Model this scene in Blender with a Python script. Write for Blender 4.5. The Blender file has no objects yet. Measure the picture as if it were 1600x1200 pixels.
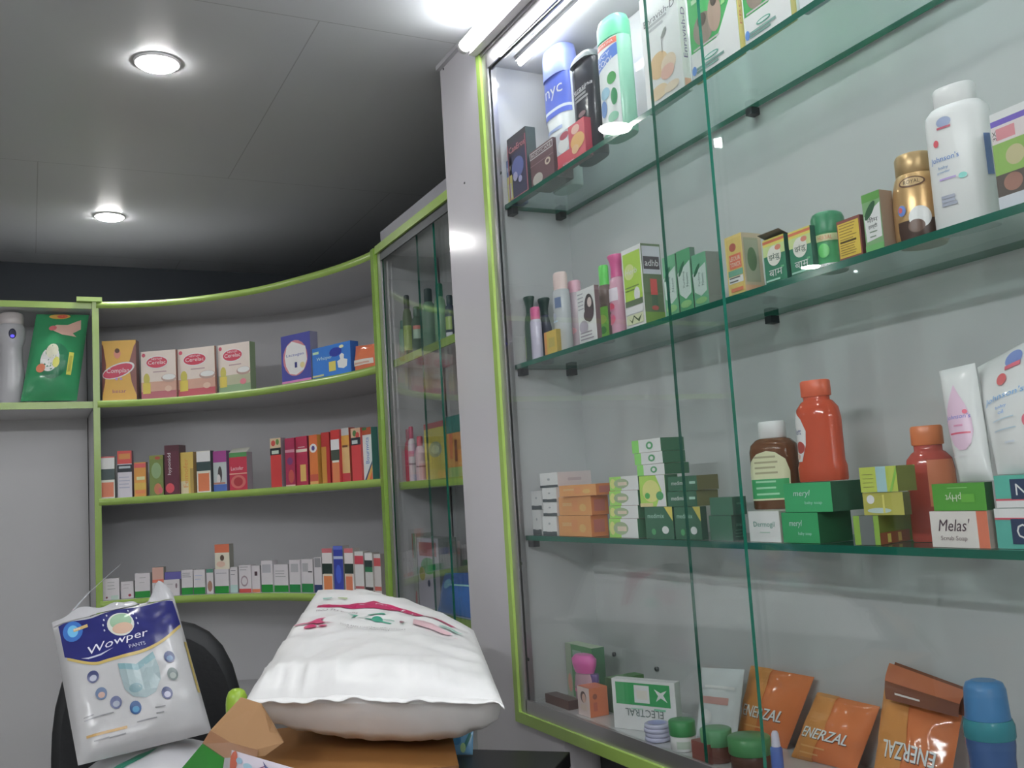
import bpy, bmesh, math, random
from mathutils import Vector, Matrix, noise
random.seed(7)
S = bpy.context.scene
COL = S.collection
EYE = 1.5
# ---------------------------------------------------------------- camera
YAW, PITCH, ROLL, FPX = math.radians(26.95), math.radians(6.31), math.radians(-3.58), 1496.0
FW = Vector((math.sin(YAW)*math.cos(PITCH), math.cos(YAW)*math.cos(PITCH), math.sin(PITCH)))
_r0 = Vector((math.cos(YAW), -math.sin(YAW), 0)); _u0 = _r0.cross(FW)
RT = math.cos(ROLL)*_r0 + math.sin(ROLL)*_u0
UP = -math.sin(ROLL)*_r0 + math.cos(ROLL)*_u0
cam_d = bpy.data.cameras.new('camera'); cam = bpy.data.objects.new('camera', cam_d); COL.objects.link(cam)
cam_d.sensor_width = 36; cam_d.lens = FPX/1600*36; cam_d.clip_start = .02
CAM = Vector((0, 0, EYE))
cam.matrix_world = Matrix(((RT.x, UP.x, -FW.x, 0), (RT.y, UP.y, -FW.y, 0), (RT.z, UP.z, -FW.z, EYE), (0, 0, 0, 1)))
S.camera = cam
# ---------------------------------------------------------------- exposure, world
S.view_settings.view_transform = 'Standard'; S.view_settings.look = 'None'
S.view_settings.gamma = 1; S.view_settings.use_curve_mapping = False
S.view_settings.exposure = 0.0
w = bpy.data.worlds.new('world'); S.world = w; w.use_nodes = True
w.node_tree.nodes['Background'].inputs[0].default_value = (.9, .95, 1, 1)
w.node_tree.nodes['Background'].inputs[1].default_value = .02
try:
    S.cycles.transparent_max_bounces = 32; S.cycles.max_bounces = 10
except Exception: pass
TUBE_E, FILL_E, DOWN_E = 41.0, 150.0, 122.0
# ---------------------------------------------------------------- photo measurements -> place
def ray(px, py):
    return RT*((px-800)/FPX) + UP*((600-py)/FPX) + FW
def on_x(px, py, x): d = ray(px, py); return CAM + d*(x/d.x)
def on_y(px, py, y): d = ray(px, py); return CAM + d*(y/d.y)
def on_z(px, py, z): d = ray(px, py); return CAM + d*((z-EYE)/d.z)
def along(P, D, px):            # how far from P along D a point shows in column px
    P = Vector(P)-CAM; D = Vector(D); k = (px-800)/FPX
    return (k*P.dot(FW)-P.dot(RT))/(D.dot(RT)-k*D.dot(FW))
def rise(P, py):                # how high above P a point shows in row py
    P = Vector(P)-CAM; k = (600-py)/FPX
    return (k*P.dot(FW)-P.dot(UP))/(UP.z-k*FW.z)
def on_shelf(px, x, z):         # the point of the line (x, *, z) that shows in column px
    P = Vector((x, 0, z)); return P + Vector((0, 1, 0))*along(P, (0, 1, 0), px)
# ---------------------------------------------------------------- materials
def lin(c): return c/12.92 if c <= .04045 else ((c+.055)/1.055)**2.4
_m = {}
def M(hexc, rough=.45, metal=0.0, gain=1.0, spec=.5, noise_amt=.05, scale=30, bump=0.0, trans=0.0, emit=0.0, sub=0.0):
    key = (hexc, rough, metal, gain, spec, noise_amt, scale, bump, trans, emit)
    if key in _m: return _m[key]
    c = [min(.93, max(.004, lin(int(hexc[i:i+2], 16)/255)*gain)) for i in (0, 2, 4)]
    if gain != 1:
        y = sum(c)/3; c = [v+(y-v)*.15 for v in c]  # mutes gained colours towards grey, haze of glass reflections put into them
    m = bpy.data.materials.new('paint_'+hexc); m.use_nodes = True
    nt = m.node_tree; b = nt.nodes['Principled BSDF']
    tc = nt.nodes.new('ShaderNodeTexCoord'); nz = nt.nodes.new('ShaderNodeTexNoise')
    nz.inputs['Scale'].default_value = scale; nz.inputs['Detail'].default_value = 3
    nt.links.new(tc.outputs['Object'], nz.inputs['Vector'])
    mx = nt.nodes.new('ShaderNodeMix'); mx.data_type = 'RGBA'
    mx.inputs['A'].default_value = (*[v*(1-noise_amt) for v in c], 1)
    mx.inputs['B'].default_value = (*[min(.96, v*(1+noise_amt)) for v in c], 1)
    nt.links.new(nz.outputs['Fac'], mx.inputs['Factor'])
    nt.links.new(mx.outputs['Result'], b.inputs['Base Color'])
    b.inputs['Roughness'].default_value = rough; b.inputs['Metallic'].default_value = metal
    b.inputs['Specular IOR Level'].default_value = spec
    if bump:
        bp = nt.nodes.new('ShaderNodeBump'); bp.inputs['Strength'].default_value = bump; bp.inputs['Distance'].default_value = .01
        nt.links.new(nz.outputs['Fac'], bp.inputs['Height']); nt.links.new(bp.outputs['Normal'], b.inputs['Normal'])
    if trans:
        tr = nt.nodes.new('ShaderNodeBsdfTransparent'); tr.inputs[0].default_value = (*[min(1, .35+v*.8) for v in c], 1)
        ms = nt.nodes.new('ShaderNodeMixShader'); ms.inputs[0].default_value = 1-trans
        nt.links.new(tr.outputs[0], ms.inputs[1]); nt.links.new(b.outputs[0], ms.inputs[2])
        nt.links.new(ms.outputs[0], nt.nodes['Material Output'].inputs[0])
    if emit:
        b.inputs['Emission Color'].default_value = (*c, 1); b.inputs['Emission Strength'].default_value = emit
    _m[key] = m; return m
def lamp_mat(name, strength, col=(1, 1, 1)):
    m = bpy.data.materials.new(name); m.use_nodes = True; nt = m.node_tree
    e = nt.nodes.new('ShaderNodeEmission'); e.inputs[0].default_value = (*col, 1); e.inputs[1].default_value = strength
    nt.links.new(e.outputs[0], nt.nodes['Material Output'].inputs[0]); return m
def glass_mat(name, tint, refl=1.0):
    m = bpy.data.materials.new(name); m.use_nodes = True; nt = m.node_tree
    nt.nodes.remove(nt.nodes['Principled BSDF'])
    tr = nt.nodes.new('ShaderNodeBsdfTransparent'); tr.inputs[0].default_value = (*tint, 1)
    gl = nt.nodes.new('ShaderNodeBsdfGlossy'); gl.inputs['Roughness'].default_value = 0.0
    lw = nt.nodes.new('ShaderNodeLayerWeight'); lw.inputs[0].default_value = .5
    pw = nt.nodes.new('ShaderNodeMath'); pw.operation = 'POWER'; pw.inputs[1].default_value = 5
    nt.links.new(lw.outputs['Facing'], pw.inputs[0])
    ma = nt.nodes.new('ShaderNodeMath'); ma.operation = 'MULTIPLY_ADD'; ma.inputs[1].default_value = .95*refl; ma.inputs[2].default_value = .042*refl
    nt.links.new(pw.outputs[0], ma.inputs[0])
    ms = nt.nodes.new('ShaderNodeMixShader'); nt.links.new(ma.outputs[0], ms.inputs[0])
    nt.links.new(tr.outputs[0], ms.inputs[1]); nt.links.new(gl.outputs[0], ms.inputs[2])
    nt.links.new(ms.outputs[0], nt.nodes['Material Output'].inputs[0]); return m
GLASS = glass_mat('pane_glass', (.975, .988, .984))
SHELF_GLASS = glass_mat('shelf_glass', (.80, .885, .86))
GLASS_EDGE = M('1f6a58', .12, spec=.6)
FILM = glass_mat('clear_film', (.90, .91, .92), 1.6)
LIME = M('a0bf62', .25, noise_amt=.03)
ALU = M('b4b2b4', .30, .75, noise_amt=.03)
WHITE = M('d4d4d6', .10, noise_amt=.012, scale=4)
WHITE_SATIN = M('cfcdd2', .16, noise_amt=.015, scale=4)
GLOSSY = M('d2d4d5', .015, noise_amt=.012, scale=4)
PANEL = M('cfcfd1', .32, noise_amt=.012, scale=4)
BLACK = M('16181a', .6)
# ---------------------------------------------------------------- mesh builder
_tc = {}
def text2d(s, bold=False):
    if s in _tc: return _tc[s]
    cu = bpy.data.curves.new('t', 'FONT'); cu.body = s; cu.align_x = 'CENTER'; cu.align_y = 'CENTER'; cu.resolution_u = 2
    o = bpy.data.objects.new('t', cu); COL.objects.link(o)
    dg = bpy.context.evaluated_depsgraph_get(); dg.update()
    me = bpy.data.meshes.new_from_object(o.evaluated_get(dg))
    vs = [(v.co.x, v.co.y) for v in me.vertices]; fs = [tuple(p.vertices) for p in me.polygons]
    bpy.data.objects.remove(o); bpy.data.curves.remove(cu); bpy.data.meshes.remove(me)
    if vs:
        x0, x1 = min(v[0] for v in vs), max(v[0] for v in vs); y0, y1 = min(v[1] for v in vs), max(v[1] for v in vs)
        cx, cy = (x0+x1)/2, (y0+y1)/2; h = max(1e-6, y1-y0)
        vs = [((x-cx)/h, (y-cy)/h) for x, y in vs]; wd = (x1-x0)/h
    else: wd = 1
    _tc[s] = (vs, fs, wd); return _tc[s]
def slice2d(uv, fs, du, dv):
    bm = bmesh.new(); vs = [bm.verts.new((u, v, 0)) for u, v in uv]
    for f in fs:
        try: bm.faces.new([vs[i] for i in f])
        except ValueError: pass
    us = [p[0] for p in uv]; ws = [p[1] for p in uv]
    for ax, lo, hi, st in ((0, min(us), max(us), du), (1, min(ws), max(ws), dv)):
        n = min(40, int((hi-lo)/st))
        for k in range(1, n+1):
            c = lo+(hi-lo)*k/(n+1); co = (c, 0, 0) if ax == 0 else (0, c, 0); no = (1, 0, 0) if ax == 0 else (0, 1, 0)
            bmesh.ops.bisect_plane(bm, geom=bm.verts[:]+bm.edges[:]+bm.faces[:], plane_co=co, plane_no=no, dist=1e-6)
    bm.verts.index_update(); out = [(v.co.x, v.co.y) for v in bm.verts]; fo = [tuple(v.index for v in f.verts) for f in bm.faces]
    bm.free(); return out, fo
class B:
    cut = None; lift = 0
    def __init__(s): s.v = []; s.f = []; s.mi = []; s.mats = []; s.sm = []
    def m(s, mat):
        if mat not in s.mats: s.mats.append(mat)
        return s.mats.index(mat)
    def add(s, vs, fs, mat, smooth=False):
        o = len(s.v); s.v += [Vector(v) for v in vs]; k = s.m(mat)
        for f in fs: s.f.append(tuple(o+i for i in f)); s.mi.append(k); s.sm.append(smooth)
        return s
    def box(s, lo, hi, mat, top=None, mx=None):
        (x0, y0, z0), (x1, y1, z1) = lo, hi
        vs = [Vector(p) for p in ((x0,y0,z0),(x1,y0,z0),(x1,y1,z0),(x0,y1,z0),(x0,y0,z1),(x1,y0,z1),(x1,y1,z1),(x0,y1,z1))]
        if mx: vs = [mx @ v for v in vs]
        return s.add(vs, [(0,3,2,1),(4,5,6,7),(0,1,5,4),(1,2,6,5),(2,3,7,6),(3,0,4,7)], mat)
    def poly(s, pts, d, mat):       # polygon pushed along vector d
        n = len(pts); pts = [Vector(p) for p in pts]; d = Vector(d)
        return s.add(pts+[p+d for p in pts], [tuple(range(n))[::-1], tuple(range(n, 2*n))]+[(i, (i+1) % n, n+(i+1) % n, n+i) for i in range(n)], mat)
    def lathe(s, prof, mat, n=24, c=(0, 0, 0), sx=1, sy=1, e=2.0, caps=True, smooth=True):
        vs = []
        for r, z in prof:
            for i in range(n):
                a = 2*math.pi*i/n; ca, sa = math.cos(a), math.sin(a)
                k = (abs(ca)**e+abs(sa)**e)**(-1/e)
                vs.append((c[0]+r*sx*ca*k, c[1]+r*sy*sa*k, c[2]+z))
        fs = [(j*n+i, j*n+(i+1) % n, (j+1)*n+(i+1) % n, (j+1)*n+i) for j in range(len(prof)-1) for i in range(n)]
        s.add(vs, fs, mat, smooth)
        if caps:
            s.add(vs[:n], [tuple(range(n))[::-1]], mat); s.add(vs[-n:], [tuple(range(n))], mat)
        return s
    def tube(s, pts, r, mat, n=10):
        pts = [Vector(p) for p in pts]; vs = []
        for i, p in enumerate(pts):
            t = (pts[min(i+1, len(pts)-1)]-pts[max(i-1, 0)]).normalized()
            a = t.orthogonal().normalized() if abs(t.z) > .9 else t.cross(Vector((0, 0, 1))).normalized(); b = t.cross(a)
            rr = r[i] if isinstance(r, (list, tuple)) else r
            vs += [p+(a*math.cos(2*math.pi*k/n)+b*math.sin(2*math.pi*k/n))*rr for k in range(n)]
        m_ = len(pts)
        fs = [(j*n+k, j*n+(k+1) % n, (j+1)*n+(k+1) % n, (j+1)*n+k) for j in range(m_-1) for k in range(n)]
        fs += [tuple(range(n))[::-1], tuple((m_-1)*n+k for k in range(n))]
        return s.add(vs, fs, mat, True)
    # -- prints that follow a surface F(u, v) -> point; nrm(u, v) numeric
    def put(s, F, uv, fs, mat, eps=.0004, smooth=False):
        if s.cut: uv, fs = slice2d(uv, fs, *s.cut); eps = eps+s.lift
        vs = []
        for u, v in uv:
            p = F(u, v); h = 1e-3
            n = (F(u+h, v)-F(u-h, v)).cross(F(u, v+h)-F(u, v-h))
            n = n.normalized() if n.length > 1e-12 else Vector((0, 0, 1))
            vs.append(p+n*eps)
        return s.add(vs, fs, mat, smooth)
    def band(s, F, u0, u1, f0, f1, mat, eps=.0004, nu=8, nv=4):
        g0 = f0 if callable(f0) else (lambda u: f0); g1 = f1 if callable(f1) else (lambda u: f1)
        uv = []
        for i in range(nu+1):
            u = u0+(u1-u0)*i/nu
            for j in range(nv+1): uv.append((u, g0(u)+(g1(u)-g0(u))*j/nv))
        fs = [(i*(nv+1)+j, (i+1)*(nv+1)+j, (i+1)*(nv+1)+j+1, i*(nv+1)+j+1) for i in range(nu) for j in range(nv)]
        return s.put(F, uv, fs, mat, eps, True)
    def ell(s, F, cu, cv, ru, rv, mat, eps=.0006, n=20, rings=2, rot=0):
        uv = [(cu, cv)]
        for k in range(1, rings+1):
            for i in range(n):
                a = 2*math.pi*i/n; x, y = ru*k/rings*math.cos(a), rv*k/rings*math.sin(a)
                uv.append((cu+x*math.cos(rot)-y*math.sin(rot), cv+x*math.sin(rot)+y*math.cos(rot)))
        fs = [(0, 1+i, 1+(i+1) % n) for i in range(n)]
        for k in range(rings-1):
            a, b = 1+k*n, 1+(k+1)*n
            fs += [(a+i, b+i, b+(i+1) % n, a+(i+1) % n) for i in range(n)]
        return s.put(F, uv, fs, mat, eps)
    def txt(s, F, t, cu, cv, hv, wu, mat, eps=.0008, shear=0, rot=0, asp=1):   # hv: letter height in v, wu: full width in u
        vs, fs, wd = text2d(t)
        if not vs: return s
        c, sn = math.cos(rot), math.sin(rot)
        uv = []
        for x, y in vs:
            X, Y = (x+shear*y)*wu/wd, y*hv
            if rot: X, Y = X*c-Y*sn*asp, X*sn/asp+Y*c
            uv.append((cu+X, cv+Y))
        return s.put(F, uv, fs, mat, eps)
    def pg(s, F, uv, mat, eps=.0006):
        return s.put(F, uv, [tuple(range(len(uv)))], mat, eps)
    def build(s, name, parent=None, loc=None, mx=None, bevel=0):
        me = bpy.data.meshes.new(name)
        me.from_pydata([tuple(v) for v in s.v], [], s.f)
        for mt in s.mats: me.materials.append(mt)
        me.polygons.foreach_set('material_index', s.mi); me.polygons.foreach_set('use_smooth', s.sm); me.update()
        o = bpy.data.objects.new(name, me); COL.objects.link(o)
        if parent: o.parent = parent
        if mx is not None: o.matrix_world = mx
        if loc is not None: o.location = loc
        if bevel:
            b = o.modifiers.new('bevel', 'BEVEL'); b.width = bevel; b.segments = 2; b.limit_method = 'ANGLE'; b.angle_limit = math.radians(40)
        return o
def tag(o, label, cat, group=None):
    o['label'] = label; o['category'] = cat
    if group: o['group'] = group
    return o
def struct(o): o['kind'] = 'structure'; return o
def empty(name, mx, label=None, cat=None, group=None):
    o = bpy.data.objects.new(name, None); COL.objects.link(o); o.empty_display_size = .05
    o.matrix_world = mx
    if label: tag(o, label, cat, group)
    return o
def bx(name, lo, hi, mat, parent=None, bevel=0):
    c = Vector(((lo[0]+hi[0])/2, (lo[1]+hi[1])/2, lo[2]))
    b = B().box([lo[i]-c[i] for i in range(3)], [hi[i]-c[i] for i in range(3)], mat)
    return b.build(name, parent, loc=c, bevel=bevel)
# ---------------------------------------------------------------- levels (floor = 0)
CEIL = EYE+1.15
XC = 1.0                       # front plane of the right wall and its display cabinet
XB = 1.22                      # back panel of the display cabinet
Z1, Z2, Z3, ZB = EYE+.691, EYE+.2966, EYE-.108, EYE-.484
ZT = EYE+1.045
C1, C2, C3, CT = EYE+.437, EYE+.064, EYE-.318, EYE+.822   # curved shelving: tops of shelves, top
# ================================================================ SETTING
def ceil_mat():
    m = M('cdd0d3', .35, noise_amt=.03, scale=2).copy(); nt = m.node_tree; b = nt.nodes['Principled BSDF']
    tc = nt.nodes.new('ShaderNodeTexCoord'); mp = nt.nodes.new('ShaderNodeMapping')
    mp.inputs['Location'].default_value = (-.13, .21, 0); mp.inputs['Rotation'].default_value = (0, 0, 0)
    br = nt.nodes.new('ShaderNodeTexBrick'); br.offset = .5
    src = nt.nodes['Mix'].outputs['Result'] if 'Mix' in nt.nodes else None
    br.inputs['Color1'].default_value = (.5, .5, .5, 1); br.inputs['Color2'].default_value = (.5, .5, .5, 1)
    br.inputs['Mortar'].default_value = (.33, .33, .33, 1); br.inputs['Scale'].default_value = 1
    br.inputs['Mortar Size'].default_value = .0016; br.inputs['Brick Width'].default_value = 1.2; br.inputs['Row Height'].default_value = 1.2
    nt.links.new(tc.outputs['Object'], mp.inputs['Vector']); nt.links.new(mp.outputs['Vector'], br.inputs['Vector'])
    mu = nt.nodes.new('ShaderNodeMix'); mu.data_type = 'RGBA'; mu.blend_type = 'MULTIPLY'; mu.inputs['Factor'].default_value = 1
    sc = nt.nodes.new('ShaderNodeVectorMath'); sc.operation = 'SCALE'; sc.inputs['Scale'].default_value = 2
    nt.links.new(br.outputs['Color'], sc.inputs[0])
    nt.links.new(src, mu.inputs['A']); nt.links.new(sc.outputs[0], mu.inputs['B'])
    nt.links.new(mu.outputs['Result'], b.inputs['Base Color']); return m
struct(bx('floor', (-3.3, -2.6, -.1), (1.9, 4.9, 0), M('a8a49c', .4, scale=6)))
struct(bx('ceiling', (-3.3, -2.6, CEIL), (1.9, 4.9, CEIL+.1), ceil_mat()))
DARKP = M('30363c', .7, noise_amt=.02)
struct(bx('wall_back', (-3.2, 4.72, 0), (1.8, 4.82, CEIL), DARKP))
struct(bx('wall_left', (-3.3, -2.5, 0), (-3.2, 4.8, CEIL), M('c8c8c8', .6)))
struct(bx('wall_front', (-3.2, -2.6, 0), (1.8, -2.5, CEIL), M('c0c0c0', .6)))
struct(bx('wall_right', (1.75, 2.285, 0), (1.85, 4.8, CEIL), DARKP))
YP0, YP1 = 2.04, 2.28
struct(B().box((XC-XC, YP0, 0), (.75, YP1, CEIL), WHITE_SATIN).box((0, 1.83, 0), (.75, YP0, EYE-.525), WHITE_SATIN)
       .box((0, -2.5, ZT+.03), (.75, YP0, CEIL), WHITE_SATIN).box((.27, -2.5, 0), (.75, YP0, ZT+.03), M('808284', .5)).build('wall_east', loc=(XC, 0, 0)))
struct(bx('trim_1', (XC-.012, YP0-.002, CEIL-.012), (XC+.001, YP1, CEIL), M('b8b8bc', .3)))
# dark base cupboard below the display cabinet
kb = empty('base_cabinet', Matrix.Translation((1.06, .8, 0)), 'black base cupboard below the glazed display cabinet', 'cabinet')
B().box((.02, -1.2, .0), (.2, 1.02, EYE-.56), M('2a2b30', .35)).build('carcass', kb)
B().box((-.0, -1.2, EYE-.56), (.2, 1.02, EYE-.53), M('1c1c1e', .25)).build('worktop', kb)
B().box((.008, .42, .08), (.02, 1.0, EYE-.6), M('32333a', .3)).build('door', kb)
B().box((.008, -.2, .08), (.02, .40, EYE-.6), M('32333a', .3)).build('door', kb)
# ---------------------------------------------------------------- lamps
LENS = lamp_mat('downlight_lens', DOWN_E, (1, .99, .97)); TUBE = lamp_mat('tube_glow', TUBE_E, (.97, .98, 1)); FILL_TUBE = lamp_mat('fill_tube_glow', FILL_E, (.97, .98, 1))
def downlight(x, y, label):
    e = empty('ceiling_downlight', Matrix.Translation((x, y, CEIL)), label, 'ceiling light', 'round recessed downlights')
    B().lathe([(.058, 0), (.058, -.004), (.050, -.006), (.050, -.003)], M('dcdcdc', .3), 32, caps=False).build('trim_ring', e)
    B().lathe([(.050, -.004), (.046, -.010), (.030, -.0135), (.003, -.015)], LENS, 32).build('lens', e)
for x, y, l in [(.30, 2.49, 'larger nearer round ceiling downlight at upper left'), (.283, 3.90, 'smaller farther round ceiling downlight above the curved shelves'),
             (-1.9, 3.95, 'round ceiling downlight over the left side of the shop, mirrored in the glass'), (-1.9, 2.5, 'round ceiling downlight on the left, out of view'),
             (.3, 1.1, 'round ceiling downlight right above the viewer'), (-1.9, 1.1, 'round ceiling downlight to the left of the viewer'),
             (.3, -.6, 'round ceiling downlight behind the viewer')]:
    downlight(x, y, l)
def tube_light(mx, h, l, TUBE=TUBE):
    t = empty('tube_light', mx, l, 'tube light', 'white tube lights under the ceiling')
    B().box((-.016, -h, -.022), (.016, h, 0), M('e0e0e2', .3)).build('batten', t)
    B().tube([(0, -h+.012, -.037), (0, h-.012, -.037)], .0145, TUBE, 16).build('tube', t)
    for s_ in (-1, 1): B().tube([(0, s_*(h-.013), -.036), (0, s_*h, -.036)], .0155, M('d8d8d8', .3), 16).build('end_cap', t)
for y0, y1, l in ((.84, 2.035, 'glowing white tube light along the ceiling above the display cabinet'), (-.42, .79, 'second tube light continuing the row towards the viewer')):
    tube_light(Matrix.Translation((XC-.0065, (y0+y1)/2, EYE+1.085)) @ Matrix.Rotation(math.pi/2, 4, 'Y'), (y1-y0)/2, l)
tube_light(Matrix.Translation((-1.3, .4, CEIL)), .6, 'added fill tube light on the ceiling to the left of the viewer', FILL_TUBE)  # unseen tube added to brighten the pillar and the display cabinet
for x, l in ((-.9, 'added fill tube light on the ceiling behind the viewer'), (.55, 'added fill tube light on the ceiling behind the viewer, nearer the right wall')):  # two unseen tubes added to light the far shelves from the front
    tube_light(Matrix.Translation((x, -2.3, CEIL)) @ Matrix.Rotation(math.pi/2, 4, 'Z'), .6, l, FILL_TUBE)
# ================================================================ DISPLAY CABINET on the right wall
YL = 2.03; YN = -.25
dc = empty('display_cabinet', Matrix.Translation((XC, (YL+YN)/2, ZB)), 'tall lime framed display cabinet with glass shelves and sliding panes on the right wall', 'display cabinet')
def D(name, lo, hi, mat, b=None):
    o = dc.location; return B().box([lo[i]-o[i] for i in range(3)], [hi[i]-o[i] for i in range(3)], mat).build(name, dc)
zb0 = EYE-.525
D('back_panel', (XB, YN, zb0), (XB+.03, YL+.01, ZT+.02), GLOSSY)
D('side_panel', (XC+.002, YL-.004, zb0), (XB, YL+.01, ZT+.02), WHITE)
D('side_panel', (XC+.002, YN-.018, zb0), (XB, YN, ZT+.02), WHITE)
D('bottom_panel', (XC+.03, YN, ZB-.02), (XB, YL-.004, ZB), WHITE)
D('top_panel', (XC+.03, YN, ZT), (XB, YL-.004, ZT+.02), WHITE)
D('lime_edging', (XC-.006, YL-.006, zb0-.002), (XC+.004, YL+.014, ZT+.03), LIME)
D('lime_edging', (XC-.006, YN, zb0-.002), (XC+.004, YL-.006, zb0+.022), LIME)
D('lime_edging', (XC-.003, YN, ZT+.018), (XC+.006, YL-.006, ZT+.03), ALU)
b = B(); o = dc.location
for k in (0, 1):     # two-groove aluminium channels
    x0 = XC+.001+k*.0125
    for (lo, hi) in (((x0, YL-.034+k*.006, zb0+.02), (x0+.004, YL-.006, ZT+.018)), ((x0, YN, zb0+.02), (x0+.004, YL-.03, zb0+.052-k*.004)), ((x0, YN, ZT-.022), (x0+.004, YL-.03, ZT+.018))):
        b.box([lo[i]-o[i] for i in range(3)], [hi[i]-o[i] for i in range(3)], ALU)
lo, hi = (XC+.003, YL-.010, zb0+.02), (XC+.036, YL-.005, ZT+.018); b.box([lo[i]-o[i] for i in range(3)], [hi[i]-o[i] for i in range(3)], ALU)
lo, hi = (XC+.003, YN, zb0+.02), (XC+.036, YL-.01, zb0+.028); b.box([lo[i]-o[i] for i in range(3)], [hi[i]-o[i] for i in range(3)], ALU)
b.build('sliding_track', dc)
def pane(name, x, y0, y1, z0, z1, parent, org, yaw=0, th=.0065):
    b = B(); h = (y1-y0)/2
    b.add([(-th/2, -h, 0), (-th/2, h, 0), (-th/2, h, z1-z0), (-th/2, -h, z1-z0), (th/2, -h, 0), (th/2, h, 0), (th/2, h, z1-z0), (th/2, -h, z1-z0)],
          [(0, 3, 2, 1), (4, 5, 6, 7)], GLASS)
    b.add([(-th/2, -h, 0), (-th/2, h, 0), (-th/2, h, z1-z0), (-th/2, -h, z1-z0), (th/2, -h, 0), (th/2, h, 0), (th/2, h, z1-z0), (th/2, -h, z1-z0)],
          [(0, 1, 5, 4), (1, 2, 6, 5), (2, 3, 7, 6), (3, 0, 4, 7)], GLASS_EDGE)
    ob = b.build(name, parent); ob.matrix_local = Matrix.Translation((x-org[0], (y0+y1)/2-org[1], z0-org[2])) @ Matrix.Rotation(yaw, 4, 'Z')
    return ob
pane('glass_door', XC+.0075, 1.208, YL-.012, zb0+.03, ZT+.012, dc, dc.location, math.radians(.35))
pane('glass_door', XC+.020, .30, 1.369, zb0+.03, ZT+.012, dc, dc.location)
pane('glass_door', XC+.0075, YN+.01, .36, zb0+.03, ZT+.012, dc, dc.location)
for z in (Z1, Z2, Z3):
    b = B(); th = .011; x0, x1, y0, y1 = XC+.04, XB-.004, YN+.002, YL-.006
    vs = [Vector(p)-o for p in ((x0,y0,z-th),(x1,y0,z-th),(x1,y1,z-th),(x0,y1,z-th),(x0,y0,z),(x1,y0,z),(x1,y1,z),(x0,y1,z))]
    b.add(vs, [(0, 3, 2, 1), (4, 5, 6, 7)], SHELF_GLASS); b.add(vs, [(0, 1, 5, 4), (1, 2, 6, 5), (2, 3, 7, 6), (3, 0, 4, 7)], GLASS_EDGE)
    b.build('glass_shelf', dc)
    for x in (XC+.055, XB-.03):
        B().box((x-.008-o[0], YL-.03-o[1], z-th-.016-o[2]), (x+.008-o[0], YL-.004-o[1], z-th-.0005-o[2]), M('2c3036', .4)).build('shelf_bracket', dc)
    for y in (1.32, .5):
        B().box((XB-.02-o[0], y-.008-o[1], z-th-.014-o[2]), (XB-o[0], y+.008-o[1], z-th-.0005-o[2]), M('2c3036', .4)).build('shelf_bracket', dc)
for (x, y) in ((783, 270), (784, 470), (790, 640), (815, 880), (826, 1030)):
    p = on_x(x, y, XC+.003)-o; q = B().tube([(0, 0, 0), (-.0012, 0, 0)], .004, M('55585c', .35, .8), 10).build('screw', dc, loc=p)
for (x, y) in ((961, 1022), (1028, 1045)):
    p = on_x(x, y, XB)-o; B().tube([(0, 0, 0), (-.006, 0, 0)], .005, M('77797c', .3, .8), 10).build('screw', dc, loc=p)
STRIP = lamp_mat('strip_glow', 30, (.95, .98, 1))
b = B(); y0, y1 = .95, 1.965
b.box((1.062-o[0], y0-o[1], ZT-.008-o[2]), (1.086-o[0], y1-o[1], ZT-.0-o[2]), M('d8d8da', .3)); b.build('strip_channel', dc)
b = B(); b.tube([(1.074-o[0], y0+.01-o[1], ZT-.014-o[2]), (1.074-o[0], y1-.004-o[1], ZT-.014-o[2])], .0065, STRIP, 10); b.build('led_strip', dc)
# screw holes in the white pillar
for (x, y) in ((693, 108), (726, 286)):
    p = on_x(x, y, XC); struct(B().tube([(0, 0, 0), (-.0015, 0, 0)], .003, M('4a4a4e', .5), 8).build('trim_2' if y < 200 else 'trim_3', loc=p))
# ================================================================ CURVED SHELVING in the far corner
def spline(pts, n):
    out = []; P = [Vector(p) for p in pts]; m_ = len(P)
    for i in range(m_-1):
        p0, p1, p2, p3 = P[max(i-1, 0)], P[i], P[i+1], P[min(i+2, m_-1)]
        for k in range(n):
            t = k/n; out.append(.5*((2*p1)+(p2-p0)*t+(2*p0-5*p1+4*p2-p3)*t*t+(3*p1-p0-3*p2+p3)*t**3))
    out.append(P[-1]); return out
fr = spline([(.235, 3.965), (.33, 3.945), (.45, 3.895), (.57, 3.815), (.70, 3.69), (.80, 3.56), (.89, 3.39), (.963, 3.23), (1.01, 3.085), (1.034, 2.975)], 4)
bk = spline([(.235, 4.40), (.40, 4.33), (.615, 4.18), (.85, 4.06), (1.04, 3.88), (1.16, 3.70), (1.23, 3.50), (1.25, 3.28), (1.25, 3.1), (1.25, 2.975)], 4)
su = empty('shelving_unit', Matrix.Translation((.235, 3.98, 0)), 'curved corner shelving unit with lime edges at the far left', 'shelving unit')
so = su.location
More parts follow.
